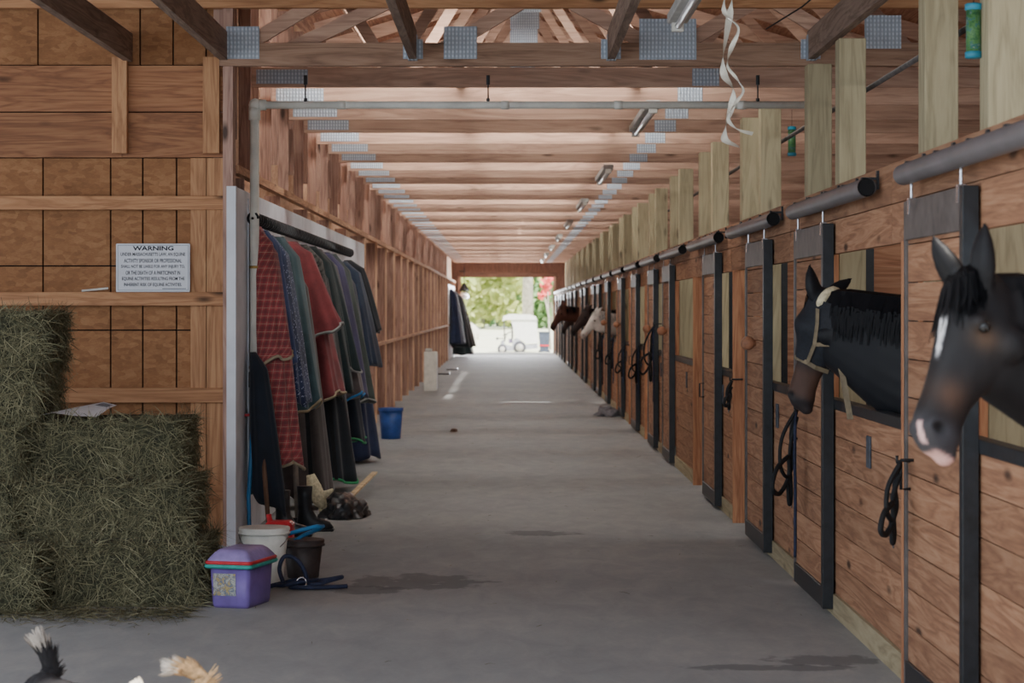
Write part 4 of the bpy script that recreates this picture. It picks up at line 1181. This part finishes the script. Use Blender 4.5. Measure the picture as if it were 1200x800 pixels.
# far horses
def far_horse(label, px, py, y, h, col, hair, group, L=.6):
    p = at(px, py, y)
    wy = y+.25
    horse('horse', label, p, h, (-.85,-.3,.3), L,
      [((max(p.x+.36,1.78),wy-.05,p.z-.26),.20,.11), ((2.25,wy,1.42),.28,.15)],
      [(2.5,wy,1.30,.36,.21),(2.85,wy,1.22,.38,.27),(3.35,wy,1.19,.36,.30),(3.85,wy,1.24,.32,.28),(4.2,wy,1.27,.30,.28),(4.45,wy,1.25,.18,.18)], col, .025, hair, None, 40, 120, None, group)
far_horse('pale grey horse with its head out of a far stall window', 698, 364, 39.0, (-.34,-.05,-.5), col_grey, M['hair_grey'], None, .55)
far_horse('dark horse with pricked ears between the grey horse and the brown one', 687, 360, 42.3, (-.32,0,-.45), col_darkbay, M['hair_black'], None)
far_horse('brown horse stretching its head far into the aisle, highest of the distant ones', 658, 357, 53.4, (-.28,0,-.5), col_brown, M['hair_black'], None, .66)
far_horse('farthest dark brown horse with only its muzzle showing below the brown neck', 668, 365, 57.2, (-.25,0,-.5), col_darkbay, M['hair_black'], None)

# dogs at the lower left edge
def dog(label, base, yaw, sc, colf, tail, tailcols, earcol, ear_len=.09, head_up=.10):
    base = V(base); c_, s_ = math.cos(yaw), math.sin(yaw)
    def W(x, y, z): return base + V((c_*x - s_*y, s_*x + c_*y, z))*sc
    t = thing('dog', label, 'dog', base, 'dogs at the front')
    mb = MB()
    sec = [(-.30,.33,.05,.05),(-.26,.34,.095,.085),(-.12,.335,.095,.09),(.05,.32,.115,.10),(.20,.33,.12,.10),(.27,.36,.09,.075),(.32,.40+head_up*.3,.065,.06),(.37,.44+head_up*.6,.06,.055),(.42,.46+head_up*.8,.05,.05)]
    rings = []
    ax = (V((c_,s_,0)), V((-s_,c_,0)), V((0,0,1)))
    for x, z, hh, hw in sec: rings.append(ell_ring(W(x,0,z), ax[1]*hw*sc, ax[2]*hh*sc, 16))
    mb.loft(rings)
    hx, hz = .45, .48+head_up
    mb.ball(W(hx,0,hz), .085*sc, 2, (1.0,.95,.95)); 
    mb.tube([W(hx+.03,0,hz-.01), W(hx+.12,0,hz-.03), W(hx+.17,0,hz-.035)], [.055*sc,.04*sc,.028*sc], 12)
    for sg in (-1,1):
        mb.tube([W(hx-.03,sg*.045,hz+.05), W(hx-.04,sg*.065,hz+.05+ear_len*.6), W(hx-.035,sg*.07,hz+.05+ear_len)], [.035*sc,.026*sc,.006*sc], 8)
        for x in (.18,-.22):
            k = .03 if x < 0 else 0
            mb.tube([W(x,sg*.07,.30), W(x+k,sg*.075,.18), W(x-k,sg*.075,.10), W(x,sg*.075,.03), W(x+.03,sg*.075,.018)], [.06*sc,.042*sc,.026*sc,.024*sc,.026*sc], 10)
    me = fuse(mb, .012*sc, 4)
    ca = me.color_attributes.new('col', 'FLOAT_COLOR', 'POINT'); off = world_loc(t)
    for v in me.vertices:
        d = (v.co-base)/sc; lx = d.x*c_+d.y*s_; ly = -d.x*s_+d.y*c_
        v.co += noise.noise_vector(v.co*40)*.006
        v.co.z = max(v.co.z, .001)
        ca.data[v.index].color = lin(colf(lx, ly, d.z)); v.co -= off
    link_mesh('body', me, M['dogcoat'], t, True)
    # plumed tail
    P = [W(-.28,0,.36)] + [V(p) for p in tail]
    rr = random.Random(9); m = MB(); m2 = MB()
    n = len(P)-1
    m.tube(P, [.03*sc]+[.034*sc]*(n-1)+[.012*sc], 8)
    for _ in range(420):
        u = rr.random()*n*.98; i = int(u); f = u-i; p = P[i].lerp(P[i+1], f); d = (P[i+1]-P[i]).normalized()
        o = V((rr.gauss(0,1), rr.gauss(0,1), rr.gauss(0,1))); o = (o - d*o.dot(d)).normalized()
        tgt = m2 if u > n*tailcols[2] else m
        q = p + o*.03*sc
        tgt.ribbon([p, q + d*.03, q + o*.012 + d*.07], [.008,.007,.002], d.cross(o))
    m.build('tail', tailcols[0], t); m2.build('tail_tip', tailcols[1], t)
    for sg in (-1,1):
        m = MB(); m.ball(W(hx+.068,sg*.042,hz+.025), .011*sc, 1); m.build('eye', M['eye'], t, True)
    m = MB(); m.ball(W(hx+.178,0,hz-.025), .016*sc, 1); m.build('nose', M['eye'], t, True)
    return t
bk = plain('black_fur', (28,26,28), .85, 0, .2, 40); wt = plain('pale_fur_tip', (168,158,148), .9, 0, .1, 40); cr = plain('cream_fur', (206,170,126), .9, 0, .15, 40); cw = plain('white_fur', (220,210,196), .9, 0, .1, 40)
DY = 7.7
dog('small black dog with a white-tipped raised tail, at the lower left edge', (-1.54, DY-.30, 0), math.radians(-58), .9, lambda x,y,z: (30,28,30), [at(59,790,DY), at(58,776,DY), at(54,766,DY), at(48,756,DY)], (bk, wt, .62), None, .085, -.23)
dog('small white dog with dark ears, between the black dog and the cream dog', (-1.27, DY-.45, 0), math.radians(-20), .85, lambda x,y,z: (26,25,27) if (x > .36 and z > .46) else (212,206,200), [at(170,825,DY-.5), at(168,822,DY-.5), at(166,819,DY-.5)], (cw, cw, .6), None, .07, -.19)
dog('small cream dog with a curled plumed tail, at the bottom edge', (-.98, DY-.40, 0), math.radians(-40), .8, lambda x,y,z: mixc((204,166,122),(222,204,178), sst(.3,.15,z)), [at(243,797,DY-.1), at(232,789,DY-.1), at(219,784,DY-.1), at(209,783,DY-.1)], (cr, cw, .70), None, .075, -.13)

# ================================================================= tack on the stall fronts
def hang(x, y, zt, zb, label, s=1.0, mat=None, lead=True, bits=True):
    mat = mat or M['black_strap']
    t = thing('halter', label, 'halter', (x, y, zt), 'halters hanging on the stall fronts')
    m = MB(); m.tube([(x+.05,y,zt+.01),(x-.03,y,zt+.01),(x-.05,y,zt+.0),(x-.05,y,zt+.03)], .008, 6); m.build('hook', M['black_steel'], t, True)
    x2 = x-.035
    def q(o, dz, k=0): return (x2 - .06*s + o*.55*s - k, y + o*.8*s, zt + dz*s)
    wig([(x2,y,zt), q(-.06,-.16), q(-.09,-.32), q(0,-.40), q(.08,-.31), q(.05,-.15), (x2,y,zt)], .011, mat, 'crown_strap', t, 6)
    wig([q(.02,-.28), q(-.13,-.34), q(-.19,-.45), q(-.10,-.49), q(.02,-.40), q(.02,-.28)], .014, mat, 'noseband', t, 6)
    wig([(x2,y+.01,zt-.05), q(.06,-.25,.01), q(.08,-.5,.01), q(.05,-.56,.01), q(.03,-.4,.01)], .012, mat, 'throat_strap', t, 6)
    if bits:
        m = MB(); m.tube([(x2-.02+.004*math.cos(a), y+.09*s+.025*math.cos(a), zt-.56*s+.025*math.sin(a)) for a in [2*math.pi*i/12 for i in range(13)]], .005, 6); m.build('ring', M['chrome'], t, True)
    if lead:
        wig([(x2-.012,y-.01,zt-.02),(x2-.02,y-.03,zt-.3*s),(x2-.015,y-.02,(zt+zb)/2),(x2-.012,y-.0,zb+.12),(x2-.02,y-.05,zb)], .010, M['navy_strap'] if mat is M['black_strap'] else mat, 'lead_rope', t, 6)
    return t
hang(1.725, 12.45, 1.10, .24, 'black halter with a long lead rope hanging below the black horse', 1.0)
hang(1.725, 9.18, 1.02, .70, 'black halter hooked beside the nearest horse, at the far edge of the first stall door', .62, None, False)
hang(1.79, 16.7, 1.12, .85, 'black snap hook and tie hanging near the third stall door', .40, None, False)
hang(1.725, 24.55, 1.50, .62, 'dark halter with looped straps hanging on the fifth stall door', 1.15)
hang(1.79, 28.5, 1.20, .5, 'dark halter hanging just before the seventh stall door', .9)
hang(1.725, 31.0, 1.15, .6, 'dark halter hanging just beyond the seventh stall door', .8)
hang(1.725, 33.9, 1.25, .5, 'dark halter hanging near the eighth stall door', .9)
hang(1.725, 37.6, 1.25, .35, 'dark halter hanging below the pale grey horse', .9)
for y, z, l in ((27.0,1.25,'white paper card pinned below the sixth stall window'),(30.0,1.22,'white paper card pinned below the seventh stall window'),(34.0,1.2,'white paper card pinned below the eighth stall window')):
    pass
# ================================================================= outside the far doorway
GZ = -.15
def grass_mat():
    t = NT('sunlit_grass'); n = t.noise(t.coord('Object'), .35, 4, .6)
    return t.done(t.ramp(n, [(.3, (205,210,170)), (.55, (234,234,210)), (.75, (246,245,234))]), .9)
m = MB(); m.box(-60, 60, END+.35, 90, GZ-.1, GZ); m.box(-160, 160, 90, 420, GZ-.1, GZ)
fg = struct(m.build('ground_outside', grass_mat()))
m = MB(); m.box(-3, 3, END+.0, END+4, GZ-.3, -.02); struct(m.build('apron_slab', plain('pale_concrete', (190,188,180), .8)))
m = MB(); r = bmesh.ops.create_icosphere(m.bm, subdivisions=4, radius=1)
for v in m.bm.verts:
    q = v.co*(1+.15*noise.noise(v.co*2)); v.co = V((-5.0+q.x*3.2, 128+q.y*3, GZ+max(-.05, q.z*2.2)))
tag(m.build('sand_pile', plain('pale_sand', (214,208,198), .95), None, True), 'pale pile of sand out on the grass left of the cart', 'sand pile')

def leaf_mat(name, cols):
    t = NT(name); r = t.new('NewGeometry').outputs['Random Per Island']; n = t.noise(t.coord('Object'), .8, 3, .6)
    c = t.ramp(t.math('ADD', t.math('MULTIPLY', r, .5), t.math('MULTIPLY', n, .6)), [(.2, cols[0]), (.5, cols[1]), (.85, cols[2])])
    t.link(c, t.b.inputs['Base Color'])
    t.b.inputs['Roughness'].default_value = .7
    tr = t.new('BsdfTranslucent'); t.link(c, tr.inputs['Color'])
    mx = t.new('MixShader', i_Fac=.4); t.link(t.b.outputs[0], mx.inputs[1]); t.link(tr.outputs[0], mx.inputs[2])
    t.link(mx.outputs[0], t.n['Material Output'].inputs['Surface']); return t.m
LEAF = [leaf_mat('yellow_green_leaves', ((150,166,96),(190,200,124),(220,220,150))), leaf_mat('fresh_green_leaves', ((120,160,116),(154,190,138),(190,214,164))), leaf_mat('deep_green_leaves', ((96,138,108),(130,170,134),(168,198,156)))]  # leaf tones lightened to paint distant haze into the foliage
BARK = plain('pale_bark', (176,168,160), .9, 0, .15, 3)
def tree(x, y, h, r, leaf, label, seed, trunk=.25, n=1500, lowz=.12):
    rr = random.Random(seed); t = thing('tree', label, 'tree', (x, y, GZ), 'trees beyond the far doorway')
    z0 = t.location.z
    m = MB(); m.tube([(x, y, z0-.3), (x+rr.uniform(-.3,.3), y, z0+h*.4), (x+rr.uniform(-.5,.5), y, z0+h*.8)], [trunk, trunk*.8, trunk*.3], 10); m.build('trunk', BARK, t, True)
    if leaf is None: return t
    m = MB()
    clumps = [(V((rr.gauss(0,.45), rr.gauss(0,.45), rr.uniform(-.9,.9))), rr.uniform(.3,.55)) for _ in range(16)]
    for _ in range(n):
        c, cr_ = rr.choice(clumps)
        d = V((rr.gauss(0,1), rr.gauss(0,1), rr.gauss(0,1))).normalized()*cr_*rr.uniform(.6,1)
        q = c + d
        p = V((x + q.x*r, y + q.y*r, z0 + h*.47 + q.z*h*.47))
        if p.z < z0+.3: continue
        a = V((rr.gauss(0,1), rr.gauss(0,1), rr.gauss(0,1))).normalized(); b = a.orthogonal().normalized(); s = rr.uniform(.2,.5)
        m.quad(p-a*s-b*s*.5, p+a*s-b*s*.5, p+a*s+b*s*.5, p-a*s+b*s*.5)
    m.build('crown', leaf, t); return t
K = 2500.0
trs = [(545,190,14,5.0,0,'yellow green tree at the left side of the far doorway view'),(566,205,15,5.5,0,'yellow green tree second from the left in the far doorway view'),
 (583,225,17,6.0,1,'fresh green tree left of the pale trunk in the far doorway view'),(603,200,12,4.2,1,'low fresh green tree just left of the pale trunk'),
 (598,262,22,8,2,'deep green tree behind the others in the middle of the far doorway view'),(634,215,17,5.6,2,'deep green tree right of the pale trunk'),
 (648,195,13,4.6,1,'fresh green tree at the right side of the far doorway view'),(625,266,22,8,2,'deep green tree far behind the pale trunk'),(556,262,22,8,2,'deep green tree far behind the yellow green trees'),
 (662,250,22,8,2,'deep green tree beyond the right jamb of the far doorway'),(528,245,22,8,1,'fresh green tree beyond the left jamb of the far doorway')]
for i, (px, y, h, r, lf, l) in enumerate(trs): tree((px-VX)*y/K, y, h, r, LEAF[lf], l, 60+i, .2, 3600)
tree((618-VX)*150/K, 150, 20, 1, None, 'thick pale bare trunk standing behind the white cart', 5, .42)
rr = random.Random(4)
def sprig(pts, label, s=1):
    m = MB()
    for cx, cy, n in pts:
        for _ in range(n):
            p = at(cx+rr.gauss(0,2.6), cy+rr.gauss(0,1.3), 96+rr.uniform(-.4,.4)); a = V((rr.gauss(0,1), rr.gauss(0,1), rr.gauss(0,1))).normalized(); b = a.orthogonal().normalized(); q = rr.uniform(.06,.13)
            m.quad(p-a*q-b*q*.5, p+a*q-b*q*.5, p+a*q+b*q*.5, p-a*q+b*q*.5)
    t = thing('red_leaved_bush', label, 'bush', (2.0, 96, GZ)); m.build('leaves', plain('red_leaves', (226,92,92), .7), t)
    m = MB(); m.tube([at(645,410,96), at(643,370,96), at(638,345,96), at(632,345,96)], [.06,.05,.03,.02], 6); m.tube([at(643,372,96), at(642,345,96), at(640,325,96)], [.05,.03,.02], 6); m.build('branch', BARK, t, True)
sprig([(641,329,26),(640,336,22),(634,346,36),(638,343,26),(644,326,16)], 'red-leaved bush at the right edge of the far doorway view')

# golf cart
YC = 90.0
def cx(px): return (px-VX)*YC/F
def cz(py): return H-(py-VY)*YC/F
gz0 = cz(414.5)
g = thing('golf_cart', 'white golf cart with a roof and enclosed rear, parked outside the far doorway', 'golf cart', (cx(608), YC, gz0))
cw_ = plain('cart_white', (238,238,240), .4, 0, .03); dk = plain('cart_dark', (70,70,78), .6)
W0, W1 = YC-.0, YC+1.2
m = MB(); m.loft([[V((cx(a), y, cz(b))) for a, b in ((589,376),(590,370.5),(597,368),(622,368.5),(628,371),(629.5,376),(628,374.5),(592,374.5))] for y in (W0-.05, W1+.05)]); m.build('roof', cw_, g)
m = MB(); m.loft([[V((cx(a), y, cz(b))) for a, b in ((599,375),(629,375),(630,402),(616,402),(613,398),(606,397),(604,394))] for y in (W0, W1)]); m.build('rear_enclosure', cw_, g)
m = MB(); m.loft([[V((cx(a), y, cz(b))) for a, b in ((585.5,408),(587,400),(590,398),(592,404),(600,406),(602,398),(606,396),(612,400),(616,404),(630,403),(630,408),(600,411),(590,411))] for y in (W0-.02, W1+.02)]); m.build('body_shell', plain('cart_body', (160,162,176), .4), g)
for a, b in (((590.5,375),(591.5,400)), ((600,375),(600,398))):
    for y in (W0+.05, W1-.05):
        m = MB(); m.tube([(cx(a[0]), y, cz(a[1])), (cx(b[0]), y, cz(b[1]))], .03, 6); m.build('roof_post', dk, g, True)
m = MB(); m.box(cx(596), cx(601), W0+.1, W1-.1, cz(402), cz(397)); m.box(cx(599.5), cx(601.5), W0+.1, W1-.1, cz(397), cz(387), .03); m.build('seat', plain('purple_seat', (130,118,150), .7), g)
m = MB(); m.tube([(cx(594)+.16*math.cos(a), W0+.35+.18*math.sin(a), cz(391)+.08*math.cos(a)) for a in [2*math.pi*i/16 for i in range(17)]], .02, 6); m.tube([(cx(594), W0+.35, cz(391)), (cx(591), W0+.35, cz(400))], .02, 6); m.build('steering_wheel', dk, g, True)
for px, r in ((588.5,.20),(609,.27)):
    for y in (W0-.06, W1-.1):
        m = MB(); z = gz0 + r; m.lathe([(r*.55,-.01),(r*.9,-.01),(r,.03),(r,.13),(r*.9,.17),(r*.55,.17)], (cx(px), y, z), 20, 'Y'); w = m.build('wheel', dk, g, True)
        m = MB(); m.lathe([(.02,-.025),(r*.56,-.015),(r*.56,.0)], (cx(px), y, z), 16, 'Y'); m.build('hub', plain('wheel_hub', (190,186,184), .5), w, True)
m = MB(); m.tube([(cx(590), W0-.1, cz(396.5)), (cx(583.5), W0-.16, cz(396.5))], .02, 6); m.box(cx(582)-.02, cx(584), W0-.2, W0-.12, cz(398), cz(395)); m.build('wing_mirror', dk, g)
t = thing('wheeled_bin', 'dark blue grey wheeled bin with a red band, right of the golf cart', 'bin', (cx(638), YC+.2, gz0))
m = MB(); m.loft([[V((cx(638)+sx*a, YC+.4+sy*b, z)) for sx, sy in ((-1,-1),(1,-1),(1,1),(-1,1))] for a, b, z in ((.18,.18,gz0+.08),(.24,.25,cz(389.5)))]); m.build('bin_body', plain('bin_slate', (66,74,92), .5), t)
m = MB(); m.box(cx(638)-.27, cx(638)+.27, YC+.12, YC+.68, cz(389.5), cz(388.3), .02); m.build('bin_lid', plain('bin_lid_grey', (96,104,118), .5), t)
m = MB(); m.box(cx(638)-.225, cx(638)+.225, YC+.17, YC+.2, cz(405.5), cz(404)); m.build('red_band', M['red_plastic'], t)
for px in (633.5, 642.5):
    m = MB(); m.lathe([(.03,-.03),(.09,-.03),(.09,.03),(.03,.03)], (cx(px), YC+.25, gz0+.09), 16, 'Y'); m.build('wheel', dk, t, True)

# ================================================================= light and camera
w = bpy.data.worlds.new('sky'); SC.world = w; w.use_nodes = True
bg = w.node_tree.nodes['Background']; bg.inputs['Color'].default_value = (.78,.88,1.0,1); bg.inputs['Strength'].default_value = 1.25
def sun(name, d, st, ang, c=(1,.95,.86)):
    l = bpy.data.lights.new(name, 'SUN'); l.energy = st; l.angle = math.radians(ang); l.color = c
    o = bpy.data.objects.new(name, l); COL.objects.link(o); o.rotation_euler = V(d).to_track_quat('-Z', 'Y').to_euler(); return o
sun('sun', (-.35, .42, -.85), 14.0, 1.5)
def area(name, loc, d, sx, sy, e, c=(1,1,1)):
    l = bpy.data.lights.new(name, 'AREA'); l.shape = 'RECTANGLE'; l.size = sx; l.size_y = sy; l.energy = e; l.color = c
    o = bpy.data.objects.new(name, l); COL.objects.link(o); o.location = loc
    o.rotation_euler = V(d).to_track_quat('-Z', 'Y').to_euler(); return o
for k in range(2, len(TY), 3):
    area('roof_fill', (.1, TY[k]-.95, 4.75), (0, .62, -1), 3.0, .5, 24, (1,.97,.92))  # area lamp added under the closed roof where a skylight would shine
    area('truss_fill', (-.2, TY[k]-.40, 3.98), (0, .8, -.7), 3.3, .16, 28, (1,.95,.88))  # unseen fill added close in to brighten every third truss
for d in PY[:7]:
    area('stall_fill', (3.7, d-1.9, 2.95), (0, .6, -1), 2.4, .8, 12, (1,.97,.93))  # unseen fill added over the stalls to brighten the partitions
area('far_doorway_daylight', (0, END-.6, 2.2), (0, -1, -.25), 3.0, 1.4, 420, (.92,.96,1))
area('porch_daylight', (-3.5, 1.5, 4.0), (.25, 1, -.28), 6, 2.5, 150, (.84,.92,1))
cam = bpy.data.cameras.new('camera'); co = bpy.data.objects.new('camera', cam); COL.objects.link(co); SC.camera = co
co.location = (0, 0, H); co.rotation_euler = (math.radians(90), 0, 0)
cam.sensor_fit = 'HORIZONTAL'; cam.sensor_width = 36; cam.lens = F*36/1200
cam.shift_x = (600-VX)/1200; cam.shift_y = -(400-VY)/1200
cam.clip_end = 600
cam.dof.use_dof = True; cam.dof.focus_distance = 14.0; cam.dof.aperture_fstop = 4.5
SC.view_settings.view_transform = 'AgX'; SC.view_settings.look = 'AgX - Medium Low Contrast'
SC.view_settings.exposure = .9; SC.view_settings.gamma = 1.0
SC.cycles.max_bounces = 6; SC.cycles.diffuse_bounces = 4; SC.cycles.use_denoising = True
SC.cycles.sample_clamp_indirect = 4.0
SC.cycles.use_adaptive_sampling = True
